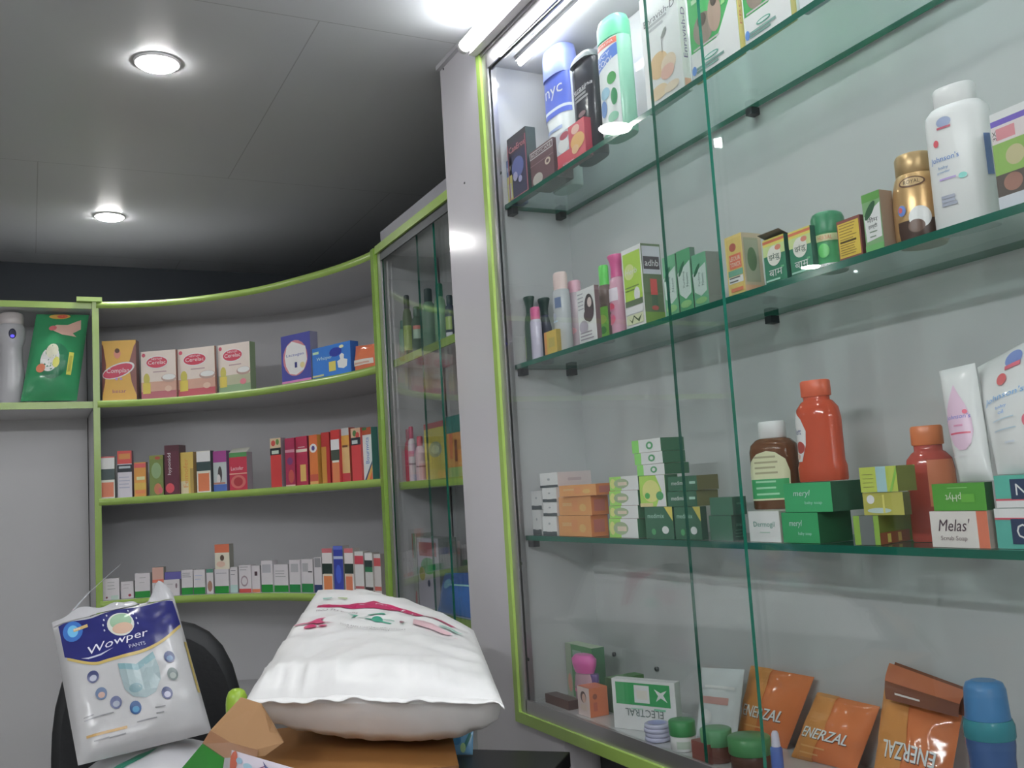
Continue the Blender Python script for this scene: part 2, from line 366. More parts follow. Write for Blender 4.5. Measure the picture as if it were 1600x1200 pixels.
def curved(z0, z1, lip=.010, name='shelf', liz=(0, 0)):
    n = len(fr); b = B()
    for (a, c, m_) in ((fr, bk, PANEL),):
        vs = [Vector((p.x, p.y, z1))-so for p in a]+[Vector((p.x, p.y, z1))-so for p in c]+[Vector((p.x, p.y, z0))-so for p in a]+[Vector((p.x, p.y, z0))-so for p in c]
        b.add(vs, [(i, i+1, n+i+1, n+i) for i in range(n-1)]+[(2*n+i+1, 2*n+i, 3*n+i, 3*n+i+1) for i in range(n-1)]+[(n+i, n+i+1, 3*n+i+1, 3*n+i) for i in range(n-1)], m_)
    out = b.build(name, su)
    nb = B(); fo = []
    for i, p in enumerate(fr):
        t = (fr[min(i+1, n-1)]-fr[max(i-1, 0)]).normalized(); fo.append(Vector((p.x-t.y*-1*-.0, p.y, 0))+Vector((t.y, -t.x, 0))*.0)
    off = []
    for i, p in enumerate(fr):
        t = (fr[min(i+1, n-1)]-fr[max(i-1, 0)]).normalized(); q = Vector((t.y, -t.x)); off.append(p+q*.006)
    vs = []
    for z in (z0+liz[0], z1+liz[1]):
        vs += [Vector((p.x, p.y, z))-so for p in fr]+[Vector((p.x, p.y, z))-so for p in off]
    fs = []
    for i in range(n-1):
        fs += [(n+i, n+i+1, 3*n+i+1, 3*n+i), (2*n+i, 2*n+i+1, 3*n+i+1, 3*n+i)[::-1], (i, n+i, n+i+1, i+1)[::-1], (i, i+1, 2*n+i+1, 2*n+i)]
    nb.add(vs, fs, LIME, True); nb.build('lime_edging', out)
    return out
for z in (C1, C2, C3, EYE-.70): curved(z-.026, z)
curved(CT-.024, CT, name='top_panel')
n = len(bk); vs = [Vector((p.x, p.y, 0))-so for p in bk]+[Vector((p.x, p.y, CT-.002))-so for p in bk]
B().add(vs, [(i+1, i, n+i, n+i+1) for i in range(n-1)], PANEL, True).add([v+Vector((.02, .02, 0)) for v in vs], [(i, i+1, n+i+1, n+i) for i in range(n-1)], PANEL, True).build('back_panel', su)
def SU(name, lo, hi, mat): return B().box([lo[i]-so[i] for i in range(3)], [hi[i]-so[i] for i in range(3)], mat).build(name, su)
SU('side_panel', (.222, 3.975, 0), (.240, 4.41, CT-.002), PANEL)
SU('lime_post', (.219, 3.962, 0), (.243, 3.975, CT+.004), LIME)
SU('lime_block', (.165, 3.955, CT+.001), (.255, 3.99, CT+.018), LIME)
SU('lime_post', (1.018, 2.955, 0), (1.04, 2.985, CT+.0), M('8aae4c', .25))
SU('side_panel', (1.04, 2.962, 0), (1.25, 2.978, CT-.002), PANEL)
# straight run to the left of it
sl = empty('shelving_unit', Matrix.Translation((-.5, 3.98, 0)), 'straight wall shelf with lime edges left of the curved corner unit', 'shelving unit'); lo_ = sl.location
def SL(name, lo, hi, mat): return B().box([lo[i]-lo_[i] for i in range(3)], [hi[i]-lo_[i] for i in range(3)], mat).build(name, sl)
SL('top_panel', (-1.3, 3.985, CT-.024), (.219, 4.40, CT), PANEL); SL('lime_edging', (-1.3, 3.979, CT-.024), (.219, 3.985, CT), LIME)
SL('shelf', (-1.3, 3.985, C1-.026), (.219, 4.40, C1), PANEL); SL('lime_edging', (-1.3, 3.979, C1-.026), (.219, 3.985, C1), LIME)
SL('back_panel', (-1.3, 4.40, 0), (.219, 4.42, CT), PANEL)
SL('side_panel', (-1.318, 3.985, 0), (-1.3, 4.42, CT), PANEL)
# ================================================================ FAR GLAZED CABINET between corner unit and pillar
fc = empty('display_cabinet', Matrix.Translation((1.03, 2.62, 0)), 'narrow glass fronted wall cabinet behind the white pillar', 'display cabinet'); fo_ = fc.location
def FC(name, lo, hi, mat): return B().box([lo[i]-fo_[i] for i in range(3)], [hi[i]-fo_[i] for i in range(3)], mat).build(name, fc)
FC('back_panel', (1.25, 2.285, 0), (1.27, 2.95, CT), PANEL)
FC('top_panel', (1.03, 2.285, CT-.02), (1.25, 2.95, CT), PANEL); FC('lime_edging', (1.022, 2.285, CT-.022), (1.03, 2.95, CT+.004), LIME)
FC('soffit', (1.045, 2.285, CT+.004), (1.27, 2.95, CT+.055), M('9a9aa2', .4))
FC('side_panel', (1.03, 2.285, 0), (1.25, 2.295, CT-.02), PANEL)
for z in (EYE+.447, EYE+.047, EYE-.345, EYE-.72):
    s_ = FC('shelf', (1.075, 2.295, z-.024), (1.25, 2.95, z), PANEL)
    q = FC('lime_edging', (1.069, 2.295, z-.024), (1.075, 2.95, z), LIME); q.parent = s_
FC('sliding_track', (1.03, 2.92, 0), (1.036, 2.95, CT-.022), ALU)
FC('sliding_track', (1.03, 2.30, CT-.05), (1.036, 2.925, CT-.022), M('4c5054', .4, .5))
pane('glass_door', 1.046, 2.495, 2.945, .05, CT-.026, fc, fo_)
pane('glass_door', 1.058, 2.30, 2.66, .05, CT-.026, fc, fo_)
# ================================================================ GOODS: helpers
def decals(b, F, items, g, e0=.0004, w=1, h=1):
    for k, it in enumerate(items):
        e = e0+.00012*k; t = it[0]
        if t == 'r': b.band(F, it[1], it[3], it[2], it[4], M(it[5], .3, gain=g), e, 3, 1)
        elif t == 'e': b.ell(F, it[1], it[2], it[3], it[4], M(it[5], .3, gain=g), e, 20, 2, it[6] if len(it) > 6 else 0)
        elif t == 'p': b.pg(F, it[1], M(it[2], .3, gain=g), e)
        elif t == 't': b.txt(F, it[1], it[2], it[3], it[4], it[5], M(it[6], .3, gain=g), e, it[7] if len(it) > 7 else 0)
        elif t == 'v':   # upright text: it[4] letter height in u, it[5] length in v
            vs, fs, wd = text2d(it[1]); b.put(F, [(it[2]-y*it[4], it[3]+x*it[5]/wd) for x, y in vs], fs, M(it[6], .3, gain=g), e)
        elif t == 'f':   # upside-down text
            vs, fs, wd = text2d(it[1]); b.put(F, [(it[2]-x*it[5]/wd, it[3]-y*it[4]) for x, y in vs], fs, M(it[6], .3, gain=g), e)
        elif t == 'n':   # rows of fine print
            u0, u1, v0, v1, n_ = it[1:6]
            for j in range(n_):
                v = v0+(v1-v0)*j/max(1, n_-1); r = random.Random(j*7+n_); b.band(F, u0, u1-(u1-u0)*.35*r.random(), v, v+.022, M(it[6], .4, gain=g), e, 1, 1)
def hdir(deg): return Vector((math.cos(math.radians(deg)), math.sin(math.radians(deg)), 0))
def frame(origin, th, lean=0, roll=0):
    m = Matrix.Translation(origin) @ Matrix.Rotation(math.radians(th-180), 4, 'Z')
    if lean: m = m @ Matrix.Rotation(math.radians(lean), 4, 'X')
    if roll: m = m @ Matrix.Rotation(math.radians(roll), 4, 'Y')
    return m
def carton(name, label, cat, P, th, w, d, h, col, side=None, top=None, fd=(), sd=(), td=(), g=1.0, group=None, rough=.32, flap=None, ld=(), roll=0, lean=0):
    L, Y = hdir(th), hdir(th-90)
    o = P+L*(w/2)+Y*(d/2)+Vector((0, 0, .0005)); w -= .0012; d -= .0008
    b = B(); side = side or col; top = top or side
    mf, ms, mt = M(col, rough, gain=g), M(side, rough, gain=g), M(top, rough, gain=g)
    x, y = w/2, d/2
    vs = [(-x,-y,0),(x,-y,0),(x,y,0),(-x,y,0),(-x,-y,h),(x,-y,h),(x,y,h),(-x,y,h)]
    b.add(vs, [(0, 1, 5, 4)], mf); b.add(vs, [(1, 2, 6, 5), (3, 0, 4, 7)], ms); b.add(vs, [(2, 3, 7, 6)], mf); b.add(vs, [(4, 5, 6, 7), (0, 3, 2, 1)], mt)
    FF = lambda u, v: Vector((-x+u*w, -y, v*h)); FS = lambda u, v: Vector((x, -y+u*d, v*h)); FT = lambda u, v: Vector((-x+u*w, -y+v*d, h))
    FL = lambda u, v: Vector((-x, y-u*d, v*h))
    decals(b, FF, fd, g); decals(b, FS, sd, g); decals(b, FT, td, g); decals(b, FL, ld, g)
    # tuck-in seams of the carton lid
    mk = M('6a6a68', .5)
    b.band(FT, .02, .98, .02, .035, mk, .0002, 1, 1)
    r = b.build(name, mx=frame(o, th, lean, roll)); tag(r, label, cat, group)
    if flap:
        fb = B(); a = math.radians(flap[1]); q = [(-x, -y, h), (x, -y, h), (x, -y+flap[0]*math.cos(a), h+flap[0]*math.sin(a)), (-x, -y+flap[0]*math.cos(a), h+flap[0]*math.sin(a))]
        if flap[2:] and flap[2] == 'back': q = [(-x, y, h), (x, y, h), (x, y-flap[0]*math.cos(a), h+flap[0]*math.sin(a)), (-x, y-flap[0]*math.cos(a), h+flap[0]*math.sin(a))]
        fb.poly(q, (0, 0, .0008), M(flap[3] if len(flap) > 3 else top, rough, gain=g)); fb.build('flap', r)
    return r
def shelf_carton(name, label, cat, L, Mx, R, tp, z, xf=1.05, th=90, d=None, **k):
    P = on_shelf(Mx, xf, z); w = along(P, hdir(th), L)
    if d is None: d = max(.012, along(P, hdir(th-90), R))
    d = min(d, XB-.004-xf-(w*abs(math.cos(math.radians(th))) if math.cos(math.radians(th)) > 0 else 0))
    h = rise(P, tp)
    lim = 2.023 if P.y < 2.2 else 2.944
    if P.y+w > lim: w = max(.015, lim-P.y); P.y = lim-w
    return carton(name, label, cat, P, th, w, d, h, **k)
def stack_carton(name, label, cat, base, dx, dy, w, d, h, th, z, **k):   # by world place
    return carton(name, label, cat, Vector((dx, dy, z)), th, w, d, h, **k)
def prof_r(prof, z):
    for (r0, z0), (r1, z1) in zip(prof, prof[1:]):
        if z0 <= z <= z1: return r0+(r1-r0)*((z-z0)/(z1-z0) if z1 > z0 else 0)
    return prof[-1][0]
def bottle(name, label, cat, P, r, h, body, bcol, cap, ccol, th=None, k=1.0, e=2.0, fd=(), g=1.0, group=None, rough=.2, trans=0.0, span=150, crough=.3, neck=None, liquid=None, cd=(), metal=0.0, roll=0, names=('body', 'cap')):
    if th is None:
        v = P-CAM; th = 180-math.degrees(math.atan2(v.x, v.y))
    v = P-CAM; va = math.atan2(v.x, v.y); xa = math.radians(th-180)
    al = abs(xa+va)          # x axis against the picture plane
    rx = r/math.sqrt(math.cos(al)**2+(k*math.sin(al))**2); ry = rx*k
    root = empty(name, frame(P+Vector((0, 0, .0006)), th, 0, roll), label, cat, group)
    n = 28; bb = B(); bp = [(a*rx, z*h) for a, z in body]
    bb.lathe(bp, M(bcol, rough, metal, gain=g, trans=trans), n, sx=1, sy=k, e=e)
    def F(u, v):
        a = -math.pi/2+(u-.5)*math.radians(span); z = v*h; rr = prof_r(bp, z); ca, sa = math.cos(a), math.sin(a)
        q = (abs(ca)**e+abs(sa)**e)**(-1/e); return Vector((rr*ca*q, rr*sa*k*q, z))
    if fd:
        bb.cut = (.045, .12); bb.lift = .0003; decals(bb, F, fd, g, .0005)
    bb.build(names[0], root)
    if liquid:
        lb = B(); lb.lathe([(a*rx*.93, z*h+.002) for a, z in body if z <= liquid[0]], M(liquid[1], .1, gain=g, trans=.15), n, sx=1, sy=k, e=e); lb.build('liquid', root)
    if neck: B().lathe([(a*rx, z*h) for a, z in neck[0]], M(neck[1], .15, gain=g, trans=.4), n, sx=1, sy=max(k, .8)).build('neck', root)
    if cap:
        cb = B(); kc = k if k > .7 or len(cap) > 6 else max(k, .6)
        cb.lathe([(a*rx, z*h) for a, z in cap], M(ccol, crough, metal, gain=g), n, sx=1, sy=kc, e=e if e > 2 else 2)
        if cd: pass
        cb.build(names[1], root)
    return root
def shelf_bottle(name, label, cat, L, R, top, z, xc=1.09, **k):
    P = on_shelf((L+R)/2, xc, z); zd = (P-CAM).dot(FW); r = (R-L)/2/FPX*zd; h = rise(P, top)
    lim = 2.023 if P.y-r < 2.1 else 2.944
    if P.y+r*1.1 > lim: P.y = lim-r*1.1
    return bottle(name, label, cat, P, r, h, **k)
def pouch(name, label, cat, c, T, col, fd=(), g=1.0, group=None, rough=.18, seam=.0, wr=.003, pw=.6, nu=22, nv=22, parts=None, back=None, film=None, edge=0, seedv=0.0, up=None, low=None):
    # c: four corners bottom-left, bottom-right, top-right, top-left (as seen)
    c = [Vector(p) for p in c]; base = (c[0]+c[1])/2
    n0 = (c[1]-c[0]).cross(c[3]-c[0]).normalized()
    def mid(u, v): return (c[0]*(1-u)+c[1]*u)*(1-v)+(c[3]*(1-u)+c[2]*u)*v-base
    def bul(u, v):
        uu, vv = min(1, max(0, u)), min(1, max(0, v))
        return (max(0, 4*uu*(1-uu)))**pw*(max(0, 4*vv*(1-vv)))**pw
    def wn(u, v):
        p = mid(u, v)*18+Vector((seedv, 3, 1)); q = noise.noise(p)+.5*noise.noise(p*2.3); return q*wr*min(1, 6*bul(u, v)+.15)
    cl = lambda t: min(1, max(0, t))
    F = lambda u, v: mid(u, v)+n0*((up(cl(u), cl(v)) if up else T*.5*bul(u, v))+wn(u, v))
    G = lambda u, v: mid(u, v)-n0*((low(cl(u), cl(v)) if low else T*.5*bul(u, v))-wn(u, v)*.3+.0008)
    b = B(); m1 = film or M(col, rough, gain=g); m2 = M(back, rough, gain=g) if back else m1
    uv = [(i/nu, j/nv) for j in range(nv+1) for i in range(nu+1)]
    fs = [(j*(nu+1)+i, j*(nu+1)+i+1, (j+1)*(nu+1)+i+1, (j+1)*(nu+1)+i) for j in range(nv) for i in range(nu)]
    b.add([F(*q) for q in uv], fs, m1, True); b.add([G(*q) for q in uv], [f[::-1] for f in fs], m2, True)
    rim = [(i, 0) for i in range(nu)]+[(nu, j) for j in range(nv)]+[(i, nv) for i in range(nu, 0, -1)]+[(0, j) for j in range(nv, 0, -1)]
    pr = [F(i/nu, j/nv) for i, j in rim]+[G(i/nu, j/nv) for i, j in rim]; m_ = len(rim)
    b.add(pr, [(i, m_+i, m_+(i+1) % m_, (i+1) % m_) for i in range(m_)], m1)
    b.cut = (.05, .05); b.lift = .0004; decals(b, F, fd, g, .0008)
    o = b.build(name, loc=base); tag(o, label, cat, group)
    return o, F, base
# ================================================================ GOODS in the right display cabinet
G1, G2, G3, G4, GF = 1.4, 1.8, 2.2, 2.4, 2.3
TOP = {}
def SC(z, name, label, cat, L, Mx, R, tp, **k):
    o = shelf_carton(name, label, cat, L, Mx, R, tp, z, **k)
    TOP[label] = o.matrix_world.translation.z+max(v.co.z for v in o.data.vertices)
    return o
T_ = lambda *a: ('t',)+a
R_ = lambda *a: ('r',)+a
E_ = lambda *a: ('e',)+a
ROUND = [(.94, 0), (1, .015), (1, .70), (.93, .78), (.62, .845), (.44, .865), (.44, .89)]
RCAP = [(.50, .865), (.50, .985), (.46, 1.0)]
# ---- top glass shelf
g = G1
SC(Z1, 'medicine_carton', 'small blue and yellow carton at the far end of the top glass shelf', 'carton', 791, 803, None, 247, d=.04, g=g, col='5a7ab8', side='4868a8',
   fd=[R_(0, .05, 1, .62, 'c8c05a'), R_(.2, .12, .8, .45, 'b8bcb8'), T_('ROX', .5, .78, .12, .8, 'dde4f0')])
SC(Z1, 'hair_oil_carton', 'narrow dark navy carton with red lettering on the top glass shelf', 'carton', 798, 827, 843, 197, g=g, col='3a3a58', side='3c4a4c', top='484a4c',
   fd=[R_(.0, .90, 1, 1, '3c3c42'), R_(0, .72, 1, .9, '4a3a48'), T_('CanEros', .5, .80, .09, .85, 'd87880'), E_(.5, .48, .32, .16, '5a62a0'), E_(.35, .36, .12, .07, 'a8a4c8'), E_(.6, .28, .1, .05, '9a98c0'), R_(0, 0, 1, .05, 'a85868'), R_(0, 0, .05, .9, 'a85868'), R_(.95, 0, 1, .9, 'a85868')])
SC(Z1, 'cream_carton', 'brown carton with a white lettered band beside the navy carton', 'carton', 831, 867, None, 214, d=.05, g=g, col='6a4a50', side='5a4248', xf=1.055,
   fd=[R_(0, .78, 1, .96, 'b8b4b8'), R_(.03, .81, .97, .93, '5c3c42'), T_('BODYCARE', .5, .87, .08, .86, 'dcd8dc'), R_(0, .60, 1, .62, '907078'), E_(.76, .5, .12, .09, 'c8b8a8'), E_(.76, .5, .06, .045, '6a4a50'), E_(.3, .2, .22, .16, 'b0a8a0')])
shelf_bottle('deodorant_bottle', 'blue and white flat bottle with big white lettering behind the brown carton', 'bottle', 864, 912, 76, Z1, xc=1.135, th=92, k=.5, e=3, g=1.35,
   body=[(.86, 0), (.9, .01), (.92, .45), (1.0, .5), (1.0, .72), (.97, .78)], bcol='d2dae4', cap=[(.97, .781), (.94, .93), (.86, .985), (.6, 1.0)], ccol='7c8ce0',
   fd=[R_(0, .50, 1, .78, '4a62c8'), R_(0, .535, 1, .555, 'c8d0f0'), T_('nyc', .53, .66, .085, .5, 'dfe6ff'), ('n', .2, .8, .1, .4, 6, '8898c0')])
shelf_bottle('keratin_bottle', 'tall black bottle with one rounded shoulder on the top glass shelf', 'bottle', 906, 950, 84, Z1, xc=1.085, th=88, k=.42, e=3.2, g=g,
   body=[(.95, 0), (1, .01), (1, .82), (.97, .88), (.93, .90)], bcol='33343c', cap=[(.94, .901), (.9, .93), (.72, .975), (.35, 1.0)], ccol='4c5458',
   fd=[T_('Keratina', .5, .66, .035, .7, 'c8c8cc', .2), ('n', .3, .75, .55, .62, 3, '8c8c90'), E_(.5, .42, .12, .025, '7c6468'), E_(.5, .34, .12, .02, '5c4c50'), E_(.62, .12, .06, .05, 'c8d4d8'), E_(.58, .18, .04, .04, '88a050')])
SC(Z1, 'mask_pack', 'red pack with an orange and white figure print in front of the black bottle', 'pack', 872, 916, None, 182, d=.022, g=g, col='c83c50', side='a83048', top='8c3440', xf=1.048,
   fd=[R_(0, .42, .45, 1, 'b8bcc4'), E_(.25, .62, .2, .2, 'd8dce0'), E_(.3, .86, .16, .1, 'a83c54'), E_(.7, .82, .14, .12, 'd8a898'), E_(.75, .48, .24, .22, 'e8a050'), E_(.66, .30, .12, .12, 'e0a878'), R_(.0, 0, 1, .12, 'c23448'), T_('Glow', .4, .08, .06, .4, 'e8c8d0')])
shelf_bottle('talc_bottle', 'tall green and white cooling talc bottle with an aqua cap on the top shelf', 'bottle', 946, 996, 30, Z1, xc=1.068, th=92, k=.55, e=2.8, g=g,
   body=[(.97, 0), (1, .01), (.98, .76), (.95, .80)], bcol='8cc8ae', cap=[(.95, .801), (.93, .93), (.8, .985), (.5, 1.0)], ccol='58b890',
   fd=[R_(.15, .03, .80, .79, 'cfe0da'), R_(.15, .735, .8, .785, 'c8604c'), T_('NAVRATNA', .47, .76, .022, .5, 'f0e4d8'), ('p', [(.15, .55), (.8, .63), (.8, .73), (.15, .68)], '4a72c0'), T_('ICY', .47, .675, .035, .3, 'f0f4ff'), T_('COOL', .47, .615, .05, .5, 'f0f4ff'),
       E_(.62, .46, .12, .05, '4c9a58'), E_(.42, .36, .14, .05, '88b4c8'), E_(.66, .3, .08, .07, '3c8a5c'), E_(.35, .24, .1, .07, '5c84c0'), E_(.6, .14, .14, .04, '80bca0')])
SC(Z1, 'medicine_carton', 'tall white carton with orange fruit and sideways lettering on the top shelf', 'carton', 1012, 1070, 1083, -48, g=1.55, col='dcdcda', side='c4ccca', th=88,
   fd=[T_('Enravish-D', .5, .76, .06, .84, '4c4c54'), ('n', .2, .8, .66, .70, 2, '9c9ca0'), E_(.4, .34, .26, .11, 'eba878'), E_(.66, .3, .2, .08, 'e8b49c'), E_(.62, .24, .18, .06, 'dc9c8c'), R_(.52, .42, .535, .56, '6c6c68'), E_(.6, .57, .08, .025, '7c7c78', .4), E_(.36, .12, .24, .06, 'eab088'), E_(.7, .1, .2, .04, 'e4b8a0'), R_(0, 0, 1, .03, 'e8d8cc')],
   sd=[('v', 'Enravish-D', .5, .48, .5, .42, '5c5484'), R_(.1, .02, .9, .1, 'd89c80')])
for i, (L, Mx, R, t, lb) in enumerate([(1084, 1158, 1166, -100, 'green carton with a family picture on the top shelf, left one of its pair'), (1167, 1238, 1247, -160, 'green carton with a family picture on the top shelf, right one of its pair')]):
    SC(Z1, 'tonic_carton', lb, 'carton', L, Mx, R, t, g=1.5, col='3ca858', side='ccc06c', th=89,
       fd=[('p', [(0, 0), (1, 0), (1, .62), (.62, .30), (.55, .26), (0, .26)], 'd0d4d4'), E_(.3, .42, .22, .14, '8c7c70'), E_(.55, .48, .14, .16, 'a88c7c'), E_(.28, .5, .1, .06, '5c5048'), E_(.56, .6, .07, .06, '4c4038'), R_(.06, .27, .62, .285, 'b8b0b4'),
           ('p', [(.7, .5), (.78, .5), (1, .95), (.94, .95)], '8cc878'), E_(.42, .15, .16, .022, '4c9c88'), E_(.42, .15, .13, .012, 'c8d4d4'), ('n', .1, .8, .06, .09, 2, '6c9088'), E_(.05, .1, .05, .04, '4c80c8'), R_(.1, .68, .45, .72, 'a8c8a0')],
       sd=[('v', 'PROTEIN', .5, .5, .4, .5, 'b87858')])
SC(Z1, 'tonic_carton', 'white and blue carton cut by the top edge of the photo', 'carton', 1250, 1305, 1318, -220, g=1.4, col='ccd0d6', side='b4bcc8',
   fd=[R_(0, .3, 1, 1, '58a888'), E_(.7, .14, .12, .05, '4c80c8'), R_(.3, .05, .34, .4, 'd8a080')])
# ---- second glass shelf
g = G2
FLARE = [(.36, .74), (.34, .84), (.44, .93), (.62, .985), (.58, 1.0)]
shelf_bottle('hair_oil_bottle', 'slim dark green bottle with a flared cap, leftmost on the second glass shelf', 'bottle', 818, 837, 467, Z2, xc=1.08, g=g, th=92, k=.7,
   body=[(.9, 0), (1, .02), (1, .55), (.85, .68), (.6, .74)], bcol='3c5248', cap=[(.6, .741), (.62, .84), (.78, .93), (.95, .985), (.9, 1.0)], ccol='2c443c', fd=[R_(.2, .08, .45, .4, '7c9460')])
shelf_bottle('lotion_bottle', 'pale lilac bottle with a bright pink cap between two dark capped bottles', 'bottle', 832, 850, 481, Z2, xc=1.075, g=g, th=92, k=.7,
   body=[(.95, 0), (1, .02), (1, .72), (.9, .77)], bcol='aea8bc', cap=[(.85, .771), (.85, .98), (.75, 1.0)], ccol='cc5080', fd=[R_(.3, .1, .34, .7, '4c4878')])
shelf_bottle('hair_oil_bottle', 'dark bottle with a flared black cap behind a yellow carton', 'bottle', 846, 866, 467, Z2, xc=1.12, g=g, th=92, k=.7,
   body=[(.9, 0), (1, .02), (1, .55), (.7, .68), (.55, .74)], bcol='44485c', cap=[(.6, .741), (.62, .84), (.85, .93), (1.0, .985), (.9, 1.0)], ccol='2c403c')
SC(Z2, 'balm_carton', 'small yellow carton in front of the dark flared cap bottle', 'carton', 852, 871, None, 514, d=.025, g=g, col='b89c3c', side='a08838', xf=1.048, fd=[R_(0, 0, .2, 1, 'c08040'), R_(.35, .3, .85, .7, 'a89848')])
shelf_bottle('rose_water_bottle', 'tall clear bottle with a pale pink cap on the second glass shelf', 'bottle', 869, 897, 427, Z2, xc=1.075, g=g, th=92, k=.7,
   body=[(.93, 0), (1, .02), (1, .72), (.92, .78)], bcol='b4b8bc', trans=.35, cap=[(.80, .781), (.82, .97), (.7, 1.0)], ccol='d8a8a4', fd=[R_(.5, .55, .8, .68, '5c6c8c'), E_(.4, .45, .14, .05, '8c90a0'), R_(.2, .38, .6, .4, '90a4b8')])
shelf_bottle('rose_water_bottle', 'clear pinkish bottle with a pink cap behind the white carton with a dark haired woman', 'bottle', 892, 917, 440, Z2, xc=1.11, g=g, th=92, k=.7,
   body=[(.93, 0), (1, .02), (1, .76), (.9, .83)], bcol='b8a8b0', trans=.3, cap=[(.80, .831), (.82, .98), (.7, 1.0)], ccol='d090a0', fd=[E_(.5, .3, .3, .05, 'b88890')])
SC(Z2, 'hair_dye_carton', 'white carton with a dark haired woman printed on it, second glass shelf', 'carton', 906, 934, 941, 445, g=g, col='c4c2c8', side='6c5a5c', xf=1.046,
   fd=[R_(.0, .86, 1, .97, 'd8d8dc'), ('v', '|||||', .2, .78, .3, .3, '8c8c94'), E_(.66, .62, .26, .26, '4c4648'), E_(.7, .72, .12, .09, 'b8a8a4'), E_(.62, .5, .28, .12, '54484c'), E_(.3, .3, .24, .12, '9c94a0'), ('n', .1, .9, .06, .18, 3, '847c88')])
shelf_bottle('face_wash_bottle', 'green capped bottle with a lime label on the second glass shelf', 'bottle', 941, 961, 416, Z2, xc=1.10, g=g, th=92, k=.7,
   body=[(.95, 0), (1, .02), (1, .68), (.88, .74)], bcol='6c5c58', cap=[(.78, .741), (.8, .98), (.7, 1.0)], ccol='54b84c', fd=[R_(.1, .08, .9, .46, '7cb84c'), E_(.5, .3, .3, .06, 'a8cc58'), E_(.55, .16, .2, .05, '4c8c48')])
shelf_bottle('rose_water_bottle', 'pink bottle with a magenta flared cap beside the lime carton', 'bottle', 957, 984, 400, Z2, xc=1.07, g=g, th=92, k=.75,
   body=[(.93, 0), (1, .02), (1, .58), (.85, .68), (.66, .72)], bcol='c88ca0', trans=.15, cap=[(.70, .721), (.66, .84), (.78, .93), (1.0, .99), (.95, 1.0)], ccol='bc4880', fd=[R_(.1, .42, .8, .58, 'c4b4c0'), E_(.4, .35, .22, .05, 'b83c58'), E_(.35, .2, .28, .07, 'cc5070'), ('n', .2, .7, .24, .3, 2, 'b06480')])
SC(Z2, 'shampoo_carton', 'white edged lime green carton with a red bottle printed on its side', 'carton', 979, 1010, 1041, 380, g=g, col='c8c8c8', side='5c6c50', top='404640', xf=1.046,
   fd=[R_(.06, .34, .94, .94, '98b83c'), E_(.35, .7, .26, .10, 'b4c078'), T_('Herb', .45, .70, .07, .6, 'dce4c0', .2), R_(.1, .5, .8, .515, '64803c'), R_(.1, .46, .7, .475, '64803c'), E_(.68, .4, .15, .09, 'c8ccc8'), R_(.06, .27, .94, .34, '5c6c54'), R_(.06, .17, .94, .26, 'c8c4cc'), R_(.08, .04, .92, .16, 'b0b494'), ('p', [(.2, .12), (.35, .05), (.45, .13), (.7, .05), (.85, .14), (.65, .09), (.45, .15), (.33, .08)], '3c4c30')],
   sd=[R_(.04, .62, .96, .97, 'a8a8b0'), R_(.08, .68, .9, .84, '4c464c'), T_('adhb', .5, .76, .08, .7, 'd0ccd0'), R_(.35, .36, .7, .56, 'b84440'), R_(.38, .22, .68, .36, '4c6450'), E_(.52, .2, .18, .03, 'a84c44'), R_(.0, .0, 1, .15, '6c8c3c')])
for i, (L, Mx, R, t, lb, c) in enumerate([(1041, 1062, 1066, 396, 'green and white neem face wash carton, leftmost of three side by side', '5c9c74'), (1063, 1085, 1089, 386, 'green and white neem face wash carton in the middle of three', '4c9468'), (1086, 1109, 1134, 392, 'green and white neem face wash carton with a brownish side, right of three', '5c9c78')]):
    SC(Z2, 'face_wash_carton', lb, 'carton', L, Mx, R, t, g=g, col=c, side='5c7468' if i < 2 else '7c8078', top='4c8864', xf=1.05, group='neem face wash cartons in a row',
       fd=[('p', [(.0, .64), (.95, .80), (.92, .28), (.5, .20), (.08, .30)], 'b0c4b8'), E_(.32, .70, .26, .055, '2c6448', .4), ('v', 'Purifying', .45, .52, .16, .26, '4c7068'), ('v', 'Neem', .68, .50, .16, .22, '4c7068'), E_(.5, .12, .4, .06, '7cac6c')])
SC(Z2, 'hair_tonic_carton', 'yellow and cream carton with an orange lettered panel, second glass shelf', 'carton', 1139, 1166, 1197, 363, g=g, col='c8a85c', side='a8987c', top='60524c', xf=1.048, td=[R_(.1, .1, .9, .9, '90806c')],
   fd=[R_(.1, .12, .95, .95, 'b8a050'), E_(.45, .80, .2, .07, '9c4c40'), R_(.2, .44, .9, .68, 'cc5c40'), T_('LEOUR', .55, .61, .07, .6, 'e8d0b0'), T_('TONICK', .55, .51, .07, .6, 'e8d0b0'), R_(.1, .32, .95, .42, '5c9078'), R_(.1, .20, .95, .31, 'c8c8bc'), ('n', .15, .9, .22, .28, 2, '585850'), R_(.2, .06, .9, .12, 'b86444')],
   sd=[R_(.08, .18, .82, .92, '8c8c70'), R_(.12, .22, .78, .88, '8c9078'), E_(.45, .56, .24, .2, '54704c'), R_(.0, .0, 1, .13, 'b88c68')])
